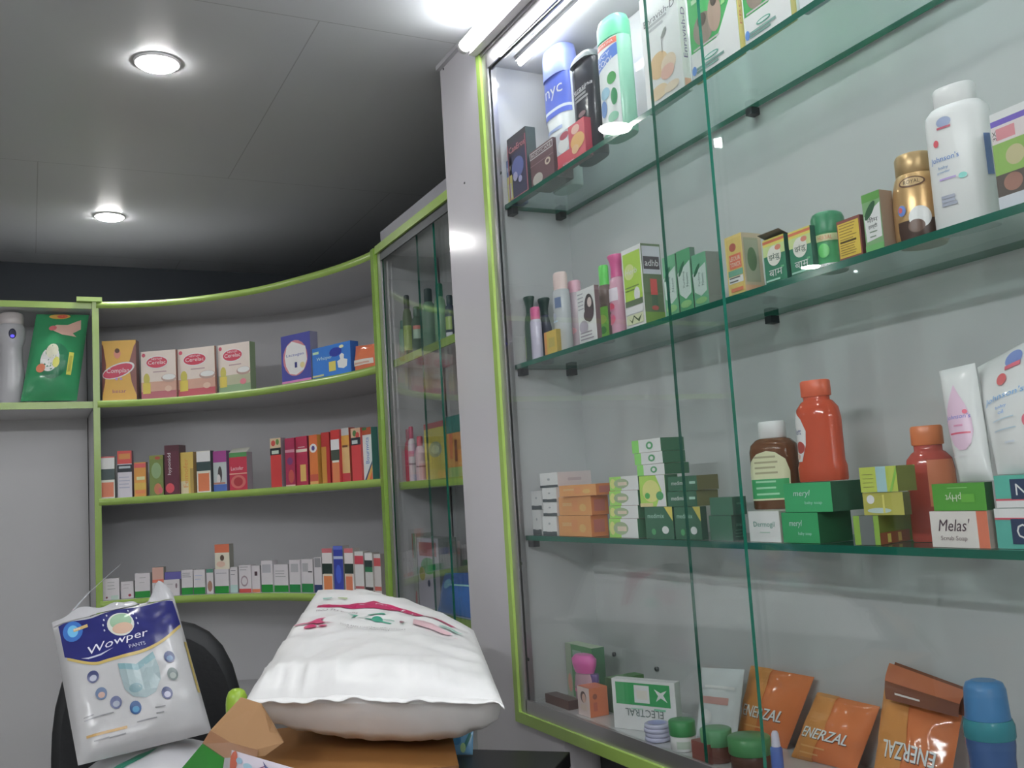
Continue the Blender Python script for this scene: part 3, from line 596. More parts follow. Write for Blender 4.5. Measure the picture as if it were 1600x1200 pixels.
for i, (L, Mx, R, t, lb, fl) in enumerate([(1197, 1231, 1236, 365, 'green balm carton with its dark lid flap open, left of two', True), (1237, 1272, 1279, 352, 'green balm carton with a white circle, right of two', False)]):
    SC(Z2, 'balm_carton', lb, 'carton', L, Mx, R, t, g=g, col='2c7458', side='1c5044', top='6c6448', xf=1.05, group='two balm cartons on the second glass shelf',
       flap=(.022, 20, 'back', '5c5850') if fl else None,
       fd=[R_(0, .84, 1, 1, 'c8b448'), R_(0, .90, 1, .96, 'b86040'), R_(0, .62, 1, .84, 'a8b878'), E_(.5, .60, .32, .22, 'c4d0b4'), E_(.7, .76, .14, .06, 'b8705c'), T_('झंडु', .5, .57, .17, .5, '2c4c3c'), T_('बाम', .52, .23, .14, .62, 'dce4e0'), R_(.05, .06, .7, .10, '8cb8a8'), R_(.78, .3, .92, .34, '58a070')])
shelf_bottle('balm_tub', 'round green tub with a white base ring on the second glass shelf', 'tub', 1275, 1326, 334, Z2, xc=1.085, g=g, th=None,
   body=[(.98, 0), (1.0, .03), (1, .08), (.94, .11), (.94, .60), (.96, .62)], bcol='3c8c58', cap=[(.98, .621), (1.0, .66), (1.0, .90), (.9, .97), (.7, 1.0), (.3, 1.0)], ccol='2c7450', names=('tub', 'lid'),
   fd=[R_(0, .012, 1, .10, 'c8ccc8'), R_(0, .48, 1, .60, 'a8ac7c'), T_('HERBAL', .4, .54, .07, .35, 'b86c4c'), E_(.35, .32, .14, .12, '54b058')])
SC(Z2, 'ointment_carton', 'yellow carton with maroon edges and fine print on the second glass shelf', 'carton', 1312, 1349, 1358, 335, g=g, col='7c4440', side='5c3434', top='683c3c', xf=1.046,
   fd=[R_(.04, .06, .95, .92, 'c8a42c'), ('n', .1, .9, .5, .86, 6, '8c6c24'), R_(.1, .42, .8, .47, '4c3c1c'), ('n', .1, .9, .12, .36, 5, '8c6c24')])
SC(Z2, 'face_wash_carton', 'green and white herbal carton with Hindi lettering beside the gold jar', 'carton', 1354, 1383, 1404, 296, g=g, col='6c9464', side='7c6c60', top='4c6c40', xf=1.048,
   fd=[R_(0, .86, 1, 1, '548c40'), ('p', [(.05, .62), (.98, .80), (.95, .22), (.1, .18)], 'c0c8c0'), E_(.4, .70, .34, .09, '2c5438', .35), T_('नीम', .5, .54, .09, .6, '3c4444'), T_('हल्दी', .5, .42, .09, .5, '3c4444'), ('n', .3, .8, .24, .32, 2, '6c7c6c'), R_(0, 0, 1, .12, '5c9c58')])
shelf_bottle('supplement_jar', 'gold jar with a ribbed gold lid on the second glass shelf', 'jar', 1404, 1482, 245, Z2, xc=1.095, g=g, th=None, metal=.55, rough=.28,
   body=[(.90, 0), (.97, .03), (1, .12), (.99, .45), (.94, .62), (.82, .74), (.76, .77)], bcol='b08c58', cap=[(.72, .771), (.76, .785), (.76, .97), (.70, 1.0)], ccol='a08458', crough=.35, names=('jar', 'lid'),
   fd=[E_(.42, .66, .22, .06, '5c3c2c'), E_(.42, .66, .19, .045, 'a88c60'), T_('ROYAL', .42, .66, .045, .26, '3c2c20'), R_(.15, .02, .85, .24, '3c2820'), E_(.5, .26, .16, .12, 'd0ccc4'), E_(.44, .17, .12, .07, '5c4438'), E_(.24, .36, .07, .06, '5470b0'), E_(.22, .37, .035, .03, 'b84c50')])
shelf_bottle('baby_powder_bottle', 'large white baby powder bottle with a white screw cap', 'bottle', 1469, 1562, 137, Z2, xc=1.09, g=g, th=105, k=.55, e=2.6, rough=.3,
   body=[(.95, 0), (1, .02), (.99, .78), (.95, .82), (.78, .86), (.72, .865)], bcol='c2c4cc', cap=[(.62, .866), (.66, .875), (.66, .98), (.6, 1.0)], ccol='c8ccce',
   fd=[E_(.42, .745, .09, .035, '8490b0'), R_(.33, .70, .50, .715, 'a8485c'), E_(.3, .61, .035, .025, 'b84450'), ('t', "Johnson's", .38, .495, .05, .36, '4c74b0'), T_('baby', .36, .435, .025, .12, '4c74a0'), T_('powder', .36, .405, .022, .16, '4c74a0'), R_(.3, .35, .5, .362, '9c84b8'), E_(.58, .35, .05, .02, '5cb0a8'), ('n', .3, .5, .17, .22, 3, '8c90a0'), R_(.86, .32, .98, .60, '4c6490')])
SC(Z2, 'hair_colour_carton', 'purple, pink and green leaf patterned carton at the right edge of the second glass shelf', 'carton', 1563, 1640, 1660, 150, g=1.8, col='8ca860', side='3c6c4c', xf=1.05,
   fd=[R_(0, .86, 1, .92, '6450a8'), R_(0, .92, 1, 1, 'c8c8cc'), R_(0, .68, 1, .86, 'c8b4b4'), R_(.1, .71, .5, .83, 'e07880'), ('v', '3X', .06, .77, .08, .1, '444'+'444'), R_(0, .36, 1, .68, '7ca04c'), E_(.45, .52, .2, .1, 'a8a078'), R_(0, .0, 1, .36, '544c48'), E_(.35, .26, .2, .09, '8c6458'), R_(.0, .0, .6, .14, 'b0b4bc'), E_(.8, .2, .2, .18, '8c8070')])
# ---- third glass shelf: soaps and bottles
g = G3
WB = dict(col='c8c8ca', side='b0acac', d=.085, g=2.2)
def wb(label, L, Mx, R, top, z, **k):
    kk = dict(WB); kk.update(k)
    return SC(z, 'ointment_carton', label, 'carton', L, Mx, R, top, fd=[R_(0, 0, 1, .22, '3c4448'), E_(.5, .62, .08, .06, '84888c'), R_(.3, .2, .7, .3, 'c8c8ca')], group='small white cartons stacked at the left of the third glass shelf', **kk)
l = 'white carton end, lowest of the leftmost column on the third glass shelf'; wb(l, 828, 847, None, 797, Z3, xf=1.06)
l2 = 'white carton end, upper of the leftmost column on the third glass shelf'; wb(l2, 828, 847, None, 767, TOP[l], xf=1.06)
la = 'white carton end, lowest of the second column beside the orange cartons'; wb(la, 849, 871, None, 807, Z3)
lb = 'white carton end, second from below in the column beside the orange cartons'; wb(lb, 849, 871, None, 785, TOP[la])
lc = 'white carton end, third from below, tucked under the slanted orange carton'; wb(lc, 848, 870, None, 762, TOP[lb])
ld = 'white carton with a long pinkish side on top of the white carton column'
SC(TOP[lc], 'ointment_carton', ld, 'carton', 844, 872, 925, 738, g=2.2, col='cccccc', side='a89c9c', fd=[R_(0, 0, 1, .16, '3c4448'), E_(.5, .55, .08, .08, '84888c')], sd=[R_(.3, .4, .7, .6, '98888c')])
OR = dict(col='c8743c', side='b4602c', g=2.3)
def ob(label, L, Mx, R, top, z, th=90, **k):
    return SC(z, 'soap_carton', label, 'soap carton', L, Mx, R, top, th=th, fd=[T_('santoor', .3, .6, .2, .36, 'd89c6c'), R_(.42, .2, .6, .8, 'bc6c3c'), E_(.75, .4, .1, .2, 'd88848')], sd=[R_(.15, .2, .8, .8, '9c5448')], group='orange soap cartons on the third glass shelf', **{**OR, **k})
l = 'orange soap carton at the bottom of the orange stack'; ob(l, 874, 925, 952, 806, Z3, xf=1.048)
l2 = 'orange soap carton in the middle of the orange stack'; ob(l2, 874, 925, 952, 775, TOP[l], xf=1.048)
l3 = 'orange soap carton lying slanted on top of the orange stack'; ob(l3, 874, 932, 940, 756, TOP[l2], th=94, xf=1.046, d=.05)
z = Z3
for i, (t, q) in enumerate(((811, 'lowest'), (790, 'second from below'), (766, 'third from below'), (743, 'topmost'))):
    l = 'green and white soap wrapper end, %s in the stack beside the orange cartons' % q
    SC(z, 'soap_bar', l, 'soap', 953, 998, None, t, d=.045, g=2.3, col='c4bcc0', side='2c5c40', top='bc6c70' if i < 3 else 'a8b098', xf=1.05, group='green and white wrapped soaps',
       fd=[R_(0, 0, .42, 1, '7cb048'), E_(.12, .5, .10, .36, 'a8d060'), E_(.42, .5, .26, .34, '7c8c6c'), R_(.3, .35, .62, .6, 'b89c8c')])
    z = TOP[l]
zz = Z3
la = 'dark green soap carton with a yellow corner, left of the bottom row'
DG = dict(col='28543f', side='22483a', g=2.3, group='dark green soap cartons on the third glass shelf')
FDG = [T_('medimix', .4, .72, .14, .6, '8cb0a0'), ('p', [(.72, 1), (1, 1), (1, .55)], 'c89c3c'), E_(.72, .28, .12, .12, 'a8c0b0'), E_(.3, .22, .08, .1, '3c8050')]
SC(Z3, 'soap_carton', la, 'soap carton', 1010, 1054, None, 792, d=.05, fd=FDG, **DG)
lb = 'dark green soap carton with a yellow corner, right of the bottom row'
SC(Z3, 'soap_carton', lb, 'soap carton', 1056, 1098, 1108, 792, fd=FDG, **DG)
lc = 'dark green soap carton lying under the uppermost one of the middle pile'
lim = 'lime and white upright soap carton with a leaf between wrapped soaps and dark green cartons'
SC(TOP[la], 'soap_carton', lim, 'soap carton', 1001, 1042, None, 742, d=.03, g=2.3, col='88b83c', side='2c5c40', fd=[E_(.45, .5, .34, .36, 'b4d860'), ('p', [(.62, 0), (1, 0), (1, 1), (.66, 1), (.86, .5)], 'b8c4b8'), E_(.3, .35, .1, .1, '3c8c40'), E_(.78, .34, .14, .14, '3c8050'), R_(.0, .0, .5, .12, 'c8a070')])
FD2 = [T_('medimix', .38, .55, .28, .5, 'a8bcb4'), R_(.75, .45, .95, .62, '8ca89c')]
SC(TOP[lb], 'soap_carton', lc, 'soap carton', 1044, 1090, 1124, 767, fd=FD2, **{**DG, 'side': '5c5c34'})
ld = 'dark green soap carton with an olive side on top of the middle pile'
SC(TOP[lc], 'soap_carton', ld, 'soap carton', 1044, 1090, 1124, 743, fd=FD2, **{**DG, 'side': '5c5834'})
z = max(TOP[ld], TOP[lim])
for i, (t, q, a, c, r_) in enumerate(((724, 'lowest', 996, 1039, 1078), (705, 'middle', 992, 1036, 1072), (684, 'topmost', 988, 1033, 1070))):
    l = 'white and green soap, %s of the three leaning over the lime carton' % q
    SC(z, 'soap_bar', l, 'soap', a, c, r_, t, g=2.4, col='c0c4c0', side='28543c', top='9c9480', fd=[R_(0, 0, .24, 1, '68b04c'), E_(.62, .5, .12, .3, '3c7c50'), E_(.62, .5, .06, .16, 'c0c8c0')], group='three white and green soaps on top of the pile')
    z = TOP[l]
l = 'green soap carton, lower of two at the dark right end of the pile'; SC(Z3, 'soap_carton', l, 'soap carton', 1110, 1146, 1168, 806, g=2.3, col='305c48', side='1c4034', sd=[T_('soap', .5, .6, .14, .4, '5c8878'), ('n', .2, .8, .15, .4, 3, '4c7868')], group='two plain green soap cartons')
l2 = 'green soap carton, upper of two at the dark right end of the pile'; SC(TOP[l], 'soap_carton', l2, 'soap carton', 1110, 1146, 1168, 777, g=2.3, col='34604c', side='1e4438', sd=[T_('soap', .5, .6, .14, .4, '5c8878')], group='two plain green soap cartons')
ldg = 'white soap carton with thin green lettering under the brown antiseptic bottle'
SC(Z3, 'soap_carton', ldg, 'soap carton', 1172, 1221, None, 799, d=.085, g=2.1, col='c4c4bc', side='a8a89c', fd=[T_('Dermogil', .5, .55, .22, .68, '3c7868'), ('n', .35, .7, .3, .34, 1, '7c9c8c')])
FDN = [T_('meryl', .38, .62, .26, .34, '9cc8b0', .2), T_('baby soap', .62, .3, .13, .36, '8cc0a4')]
lgl = 'bright green soap carton, lower of the pair, right of the plain white one'
SC(Z3, 'soap_carton', lgl, 'soap carton', 1224, 1282, 1334, 801, g=2.3, col='22804c', side='1c4c30', fd=FDN, xf=1.05)
lgu = 'bright green soap carton under the tall orange bottle'
SC(TOP[lgl], 'soap_carton', lgu, 'soap carton', 1227, 1302, 1352, 753, g=2.3, col='2a8854', side='244c38', fd=FDN, xf=1.05)
shelf_bottle('antiseptic_bottle', 'brown antiseptic bottle with a white cap and a cream and green label', 'bottle', 1181, 1254, 659, TOP[ldg], xc=1.118, g=g, th=118, k=.62, e=2.8, rough=.12, trans=.12,
   body=[(.96, 0), (1, .02), (1, .66), (.94, .73), (.72, .79), (.56, .805)], bcol='5c3a24', cap=[(.53, .806), (.56, .815), (.56, .98), (.5, 1.0)], ccol='b8b8b8',
   fd=[('p', [(.12, .10), (.78, .10), (.80, .42), (.74, .56), (.60, .64), (.46, .66), (.30, .63), (.16, .54), (.10, .42)], 'b4b08c'), R_(.13, .12, .77, .34, '2c8850'), ('n', .25, .65, .4, .58, 4, '8c8868'), ('n', .25, .65, .16, .3, 3, '7cb08c')])
shelf_bottle('handwash_bottle', 'tall bright orange bottle with an orange cap standing on a green soap carton', 'bottle', 1252, 1324, 595, TOP[lgu], xc=1.10, g=1.7, th=112, k=.6, e=2.6, rough=.1, trans=.15,
   body=[(.97, 0), (1, .02), (1, .14), (.93, .2), (.93, .62), (.86, .72), (.66, .785), (.54, .80), (.54, .835)], bcol='b84420', cap=[(.58, .836), (.62, .845), (.62, .985), (.56, 1.0)], ccol='c85430',
   fd=[('p', [(.02, .2), (.24, .2), (.34, .36), (.36, .5), (.28, .62), (.12, .70), (.02, .7)], 'c8c0c0'), T_('Dett', .17, .5, .06, .2, '3c4878'), E_(.22, .34, .1, .06, '9c3c34'), E_(.14, .25, .08, .03, 'd0a090')])
l = 'lime wrapped soap with a grey end, lowest of the lime stack'
SC(Z3, 'soap_bar', l, 'soap', 1336, 1377, 1431, 806, g=g, col='6c8c2c', side='5c6c28', th=104, fd=[R_(.25, 0, .8, 1, '545858')], sd=[R_(.0, .0, .85, .4, '7c4428'), R_(.2, .05, .3, .35, 'a8a040'), R_(.5, .05, .6, .35, 'a89040')], rough=.15, xf=1.055)
l2 = 'crinkled lime foil soap in the middle of the lime stack'
SC(TOP[l], 'soap_bar', l2, 'soap', 1350, 1414, 1426, 769, g=g, col='94903c', side='4c4c28', fd=[E_(.2, .7, .1, .2, 'c8ccb0'), E_(.4, .2, .3, .12, '90a09c'), R_(.5, .1, .55, .9, 'b0a850')], rough=.12, xf=1.052)
l3 = 'lime wrapped soap with a red top edge, topmost of the lime stack'
SC(TOP[l2], 'soap_bar', l3, 'soap', 1345, 1404, 1434, 728, g=g, col='98a43c', side='5c6024', top='9c4430', fd=[R_(.45, 0, .72, 1, '7c9ca0'), ('n', .08, .4, .2, .7, 4, '6c6c34'), ('p', [(.78, .0), (.84, 0), (1, .7), (1, 1)], '6c9c34')], rough=.16, xf=1.05)
shelf_bottle('handwash_bottle', 'red orange bottle with an orange cap half hidden behind the baby cream tube', 'bottle', 1430, 1502, 666, Z3, xc=1.135, g=2.2, th=118, k=.6, e=2.6, rough=.1, trans=.15,
   body=[(.97, 0), (1, .02), (1, .62), (.92, .71), (.70, .765), (.58, .78), (.58, .83)], bcol='98382c', cap=[(.62, .831), (.66, .84), (.66, .985), (.6, 1.0)], ccol='c05c28', fd=[R_(.5, .3, 1, .7, 'a85c38')])
lm = 'white soap carton with script lettering and an orange end band on the third glass shelf'
SC(Z3, 'soap_carton', lm, 'soap carton', 1457, 1549, 1564, 799, g=2.2, col='b8a8a4', side='8c7c74', fd=[R_(.82, 0, 1, 1, 'b0583c'), T_("Melas'", .42, .62, .34, .52, '44343c', .25), T_('Scrub Soap', .40, .24, .16, .46, '6c5c60')])
lp = 'bright green soap carton under the baby cream tube'
SC(TOP[lm], 'soap_carton', lp, 'soap carton', 1459, 1543, 1556, 754, g=2.3, col='3c7c24', side='1c4424', fd=[('f', 'pHyt', .4, .5, .34, .3, 'a8c0a0'), R_(.3, .82, .68, .85, '6c9c5c'), R_(.55, .3, .8, .6, '4c8c28')])
ln = 'teal and white carton with an upside-down navy panel at the right edge, third glass shelf'
FN = [R_(0, .76, 1, 1, 'b8b8bc'), R_(0, .72, 1, .77, 'a83c4c'), R_(.22, .12, 1, .74, '22304c'), ('f', 'NEKO', .60, .44, .36, .62, 'c8ccd0')]
SC(Z3, 'soap_carton', ln, 'soap carton', 1559, 1680, 1700, 794, g=2.2, col='3c8c80', side='2c7068', fd=FN, xf=1.055)
ln2 = 'teal and white soap carton with an upright navy panel under the baby oil pouch'
SC(TOP[ln], 'soap_carton', ln2, 'soap carton', 1557, 1678, 1698, 739, g=2.2, col='3c9080', side='2c7068', fd=[R_(0, 0, 1, .24, 'b8b8bc'), R_(0, .22, 1, .28, 'a83c4c'), R_(.22, .26, 1, .88, '22304c'), T_('NEKO', .60, .56, .36, .62, 'd8dce0')], xf=1.055)
def atx(px, py, x): return on_x(px, py, x)
zt = TOP[lp]
def lift(p, z): p = Vector(p); p.z = z; return p
a = lift(atx(1500, 752, 1.07), zt+.001); b_ = lift(atx(1552, 750, 1.075), zt+.001)
o, F, base = pouch('cream_tube', 'white baby cream tube with a pink drop standing on the green carton', 'tube', [a, b_, atx(1523, 567, 1.10), atx(1467, 580, 1.095)], .034, 'cac4c8', g=2.1, pw=.5, wr=.0006, rough=.25,
   fd=[('p', [(.14, .40), (.22, .30), (.36, .25), (.55, .25), (.72, .30), (.82, .40), (.82, .52), (.72, .64), (.58, .74), (.48, .82), (.38, .74), (.22, .62), (.14, .5)], 'dc94a8'), ('t', "Johnson's", .48, .53, .05, .66, '4c54a0', .2), R_(.2, .385, .76, .40, 'b83c58'), R_(.35, .45, .6, .465, 'b87090'), R_(.1, .2, .8, .205, 'b0acb0'), E_(.7, .57, .06, .02, 'cc3c58')])
a = lift(atx(1559, 744, 1.07), TOP[ln2]+.001); b_ = lift(atx(1690, 735, 1.06), TOP[ln2]+.001)
pouch('baby_oil_pouch', 'large glossy white baby oil pouch standing on the teal cartons at the right edge', 'pouch', [a, b_, atx(1665, 500, 1.12), atx(1527, 574, 1.13)], .05, 'b4b4bc', g=2.2, wr=.002, rough=.12,
   fd=[E_(.52, .84, .10, .07, '5c6ca0'), R_(.42, .765, .60, .80, 'b84c5c'), E_(.38, .70, .06, .05, 'b0484c'), ('t', "Johnson's", .38, .56, .06, .5, '4c80c0', .2), T_('baby', .34, .48, .03, .14, '4c7cb0'), T_('oil', .33, .44, .03, .07, '4c7cb0'), R_(.2, .38, .48, .388, '8c9ca8'), R_(.2, .30, .48, .308, '8c9ca8'), E_(.62, .33, .06, .05, 'c84c60'), R_(.3, .2, .42, .215, 'a0a4ac')])
# ---- bottom board of the cabinet
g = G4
SC(ZB, 'biscuit_carton', 'green and white carton with two grey panels at the far end of the bottom board', 'carton', 838, 930, 950, 1014, g=g, col='3c7044', side='2c5c3c', top='8c9c80', xf=1.125,
   fd=[R_(0, .0, .22, 1, '74806c'), E_(.12, .25, .08, .18, '9c6c58'), R_(.28, .52, .62, .9, '6c8478'), R_(.66, .52, .97, .9, '6c8074'), E_(.45, .22, .16, .16, '8c7450'), E_(.7, .2, .12, .12, '6c5438')])
SC(ZB, 'medicine_carton', 'small dark brown carton in front of the green and white carton', 'carton', 852, 889, None, 1096, d=.03, g=g, col='4c2c24', side='3c2420', xf=1.045)
shelf_bottle('shampoo_bottle', 'pale bottle with a wide magenta top between cartons on the bottom board', 'bottle', 899, 936, 1023, ZB, xc=1.092, g=g, th=100, k=.5,
   body=[(.8, 0), (.85, .02), (.92, .35), (.85, .58), (.75, .66)], bcol='8c6c78', cap=[(.76, .661), (.95, .8), (1.0, .92), (.7, 1.0)], ccol='b03c80', fd=[R_(.2, .3, .8, .36, 'a85470')])
shelf_bottle('lotion_bottle', 'small bottle with a dark purple cap behind the orange carton', 'bottle', 922, 940, 1053, ZB, xc=1.10, g=g, th=100, k=.7,
   body=[(.95, 0), (1, .02), (1, .70), (.9, .76)], bcol='6c4444', cap=[(.9, .761), (.92, .98), (.85, 1.0)], ccol='4c3468')
SC(ZB, 'face_cream_carton', 'orange carton with a face printed on its front, bottom board', 'carton', 904, 923, 952, 1077, g=g, col='b49490', side='b45428', xf=1.045, fd=[E_(.5, .66, .24, .2, '4c3430'), E_(.55, .62, .16, .16, 'b48474'), E_(.5, .3, .3, .12, 'b89488')], sd=[E_(.3, .7, .12, .1, '7c3c24'), R_(.2, .2, .4, .5, '98442c')])
def q_carton(name, label, cat, Lp, Mp, tp, z, d, **k):
    A, P = on_z(Lp[0], Lp[1], z), on_z(Mp[0], Mp[1], z); v = A-P
    q = min(P.x, A.x); s_ = max(0, 1.028-q); P = P+Vector((s_, 0, 0)); A = A+Vector((s_, 0, 0))
    h = rise(P, tp); return carton(name, label, cat, P, math.degrees(math.atan2(v.y, v.x)), v.length, d, h, **k)
SC(ZB, 'face_cream_carton', 'dark green carton standing behind the upside-down white and green carton', 'carton', 948, 962, 1010, 1062, g=g, col='2c4c2c', side='2c4830', top='3c6438', xf=1.105, sd=[R_(0, .8, 1, 1, '3c5c34')])
q_carton('sachet_carton', 'white carton with upside-down black lettering and a green panel', 'carton', (960, 1137), (1060, 1149), 1068, ZB, .022, g=2.5, col='b8c0b8', side='8c948c', top='b0b4ac',
   fd=[R_(.06, .50, .92, .94, '2c7c48'), R_(.36, .55, .60, .90, 'b0b4ac'), R_(.40, .62, .57, .80, 'a8a098'), ('f', 'ELECTRAL', .50, .35, .15, .60, '4c5854'), R_(.66, .42, .84, .46, '5c9478'), ('p', [(.68, .85), (.74, .72), (.70, .60), (.78, .68), (.88, .60), (.82, .74), (.88, .84), (.78, .78)], 'a8bca8'), ('n', .3, .5, .42, .46, 1, '7ca08c')])
P = on_z(1028, 1160, ZB); zc = (P-CAM).dot(FW); r0 = 20/FPX*zc; P = on_shelf(1028, 1.028+r0, ZB+.001)
for i, q in enumerate(('lowest', 'second', 'third', 'topmost')):
    e_ = B(); e_.lathe([(r0*.9, 0), (r0, .001), (r0, .0066), (r0*.94, .0078)], M('8c8cb0', .25, gain=2.6), 28)
    e_.ell(lambda u, v: Vector(((u-.5)*2*r0, (v-.5)*2*r0, .0078)), .5, .5, .36, .36, M('6c6c98', .3, gain=2.6))
    tag(e_.build('round_tin', loc=(P.x+[0, .001, -.001, .0005][i], P.y, ZB+.001+.0079*i)), 'lilac round tin, %s of the little stack beside the white and green carton' % q, 'tin', 'lilac round tins in a stack')
def zb_bottle(name, label, cat, L, R, base_y, top, xz=None, **k):
    P = on_z((L+R)/2, base_y, ZB); zd = (P-CAM).dot(FW); r = (R-L)/2/FPX*zd
    if P.x-r*1.08 < 1.027: P = on_shelf((L+R)/2, 1.027+r*1.08, ZB); zd = (P-CAM).dot(FW)
    return bottle(name, label, cat, P, (R-L)/2/FPX*zd, rise(P, top), **k)
JB = [(.92, 0), (.96, .03), (.96, .42), (.9, .5)]; JC = [(1.0, .501), (1.02, .52), (1.02, .97), (.96, 1.0), (.3, 1.0)]
zb_bottle('balm_jar', 'white jar with a deep green lid next to the lilac tins', 'jar', 1048, 1089, 1172, 1125, g=g, body=JB, bcol='b0b4ac', cap=JC, ccol='2c6c3c', names=('jar', 'lid'), fd=[R_(.3, .1, .7, .35, '8c988c')])
zb_bottle('balm_jar', 'brown jar with a pale green lid behind the sliding pane edges', 'jar', 1098, 1146, 1188, 1138, g=g, body=JB, bcol='5c3830', cap=JC, ccol='4c8058', names=('jar', 'lid'))
zb_bottle('balm_jar', 'wide brown jar with a green lid in front of the leftmost orange pouch', 'jar', 1142, 1207, 1212, 1150, g=g, body=JB, bcol='4c3028', cap=JC, ccol='3c7444', names=('jar', 'lid'))
zb_bottle('glue_tube', 'slim blue tube with a whitish cap before the middle orange pouch', 'tube', 1208, 1227, 1222, 1143, g=g, body=[(.9, 0), (1, .02), (1, .66), (.8, .7)], bcol='3c508c', cap=[(.75, .701), (.6, .95), (.4, 1.0)], ccol='9c98a8')
q_carton('medicine_carton', 'small reddish brown carton at the front of the bottom board', 'carton', (1080, 1186), (1108, 1196), 1165, ZB, .02, g=g, col='6c3c34')
def bq(bl, br, tr, tl, xt=1.205):
    a, b_ = on_z(*bl, ZB+.001), on_z(*br, ZB+.001); a.x = min(a.x, 1.19); b_.x = min(b_.x, 1.19)
    return [a, b_, on_x(*tr, xt), on_x(*tl, xt)]
pouch('wipes_pouch', 'clear crinkled pouch of white contents with a red stripe', 'pouch', bq((1088, 1150), (1150, 1160), (1163, 1046), (1097, 1043), 1.16), .03, '9ca0a2', g=2.4, rough=.08, wr=.004, fd=[R_(.12, .48, .8, .58, '98706c'), E_(.3, .3, .14, .1, 'b0b4b8'), R_(.2, .7, .9, .74, 'b0b4b6')])
EN = dict(T=.035, col='b4602c', g=1.9, rough=.10, wr=.0055, group='orange energy drink pouches along the bottom board')
def ener(label, c, flip=False, seed=0.0):
    ft = [('p', [(0, 0), (.35, 0), (.45, .5), (.38, 1), (0, 1)], 'b0722c')]
    tx = ('f' if flip else 't', 'ENERZAL', .47, .40 if not flip else .38, .15, .70)
    k = 1.5 if not flip else 1
    pts = [tx+('3c3434',)+((.25,) if not flip else ()), (tx[0], 'ENERZAL', tx[2]-.012, tx[3]+.012, .15, .70)+('c0c4c0',)+((.25,) if not flip else ())]
    return pouch('energy_drink_pouch', label, 'pouch', c, fd=ft+pts+[(pts[1][0], 'ENERZAL', tx[2]-.004, tx[3]+.010, .15, .70)+('b8bcb8',)+((.25,) if not flip else ()), ('n', .15, .6, .1, .2, 2, 'c88850')], seedv=seed, **EN)
ener('orange glossy pouch, leftmost of three, partly behind the pane edge', bq((1152, 1152), (1238, 1168), (1272, 1058), (1174, 1040)), seed=3)
ener('orange glossy pouch in the middle of three', bq((1237, 1182), (1337, 1206), (1375, 1104), (1278, 1082)), seed=7)
c3 = bq((1362, 1240), (1478, 1262), (1505, 1105), (1385, 1060))
o, F, base = ener('orange glossy pouch with a folded brown top, rightmost of three', c3, True, 11)
fb = B(); tl, tr = on_x(1390, 1036, 1.19)-base, on_x(1510, 1080, 1.19)-base; bl_, br_ = on_x(1384, 1092, 1.165)-base, on_x(1498, 1121, 1.165)-base
GF_ = lambda u, v: (bl_*(1-u)+br_*u)*(1-v)+(tl*(1-u)+tr*u)*v+Vector((-.006*math.sin(math.pi*min(1, max(0, v))), 0, 0))
uv = [(i/10, j/8) for j in range(9) for i in range(11)]; fs = [(j*11+i, j*11+i+1, (j+1)*11+i+1, (j+1)*11+i) for j in range(8) for i in range(10)]
fb.add([GF_(*q) for q in uv], fs, M('5c3628', .15, gain=2.4), True); fb.add([GF_(*q)+Vector((.012, 0, 0)) for q in uv], [f[::-1] for f in fs], M('5c3628', .15, gain=2.4), True)
fb.band(GF_, 0, 1, .52, 1, M('8c4c30', .15, gain=2.4), .0008); fb.band(GF_, .15, .5, .2, .26, M('a09c98', .1, gain=2.4), .0012, 6, 1)
fb.build('folded_top', o)
zb_bottle('water_bottle', 'translucent blue bottle with a teal ring at the bottom right corner', 'bottle', 1530, 1604, 1330, 1063, g=1.7, rough=.12, trans=.25,
   body=[(.9, 0), (.95, .02), (.93, .55), (.99, .62), (.99, .66)], bcol='35588c', cap=[(.92, .775), (.90, .80), (.84, .95), (.74, .985), (.5, 1.0)], ccol='2c6898',
   neck=([(1.0, .661), (1.04, .67), (1.04, .74), (.95, .774)], '2c8c98'))
# ================================================================ GOODS on the curved shelves and in the far cabinet
def front_pt(px, z, inset):
    if px < 152: P = Vector((0, 3.985+inset, z)); t = along(P, (1, 0, 0), px); return P+Vector((t, 0, 0)), 180
    for i in range(len(fr)-1):
        tg = (fr[i+1]-fr[i]).normalized(); n_ = Vector((-tg.y, tg.x)); 
        a = Vector((fr[i].x, fr[i].y, z))+Vector((n_.x, n_.y, 0))*inset; D_ = Vector((tg.x, tg.y, 0)); t = along(a, D_, px)
        if t <= (fr[i+1]-fr[i]).length+.006:
            return a+D_*t, math.degrees(math.atan2(-tg.y, -tg.x)) % 360
    return a+D_*t, math.degrees(math.atan2(-tg.y, -tg.x)) % 360
def far(z, name, label, cat, L, Mx, tp, R=None, d=.045, inset=.02, dth=0, **k):
    P, th = front_pt(Mx, z, inset); th += dth
    w = along(P, hdir(th), L)
    if R: d = max(.01, min(.12, along(P, hdir(th-90), R)))
    h = rise(P, tp); k.setdefault('g', GF)
    o = carton(name, label, cat, P, th, w, d, h, **k); TOP[label] = z+h; return o
def farb(z, name, label, cat, L, R, top, inset=.06, **k):
    P, th = front_pt((L+R)/2, z, inset); zd = (P-CAM).dot(FW); k.setdefault('g', GF)
    return bottle(name, label, cat, P, (R-L)/2/FPX*zd, rise(P, top), **k)
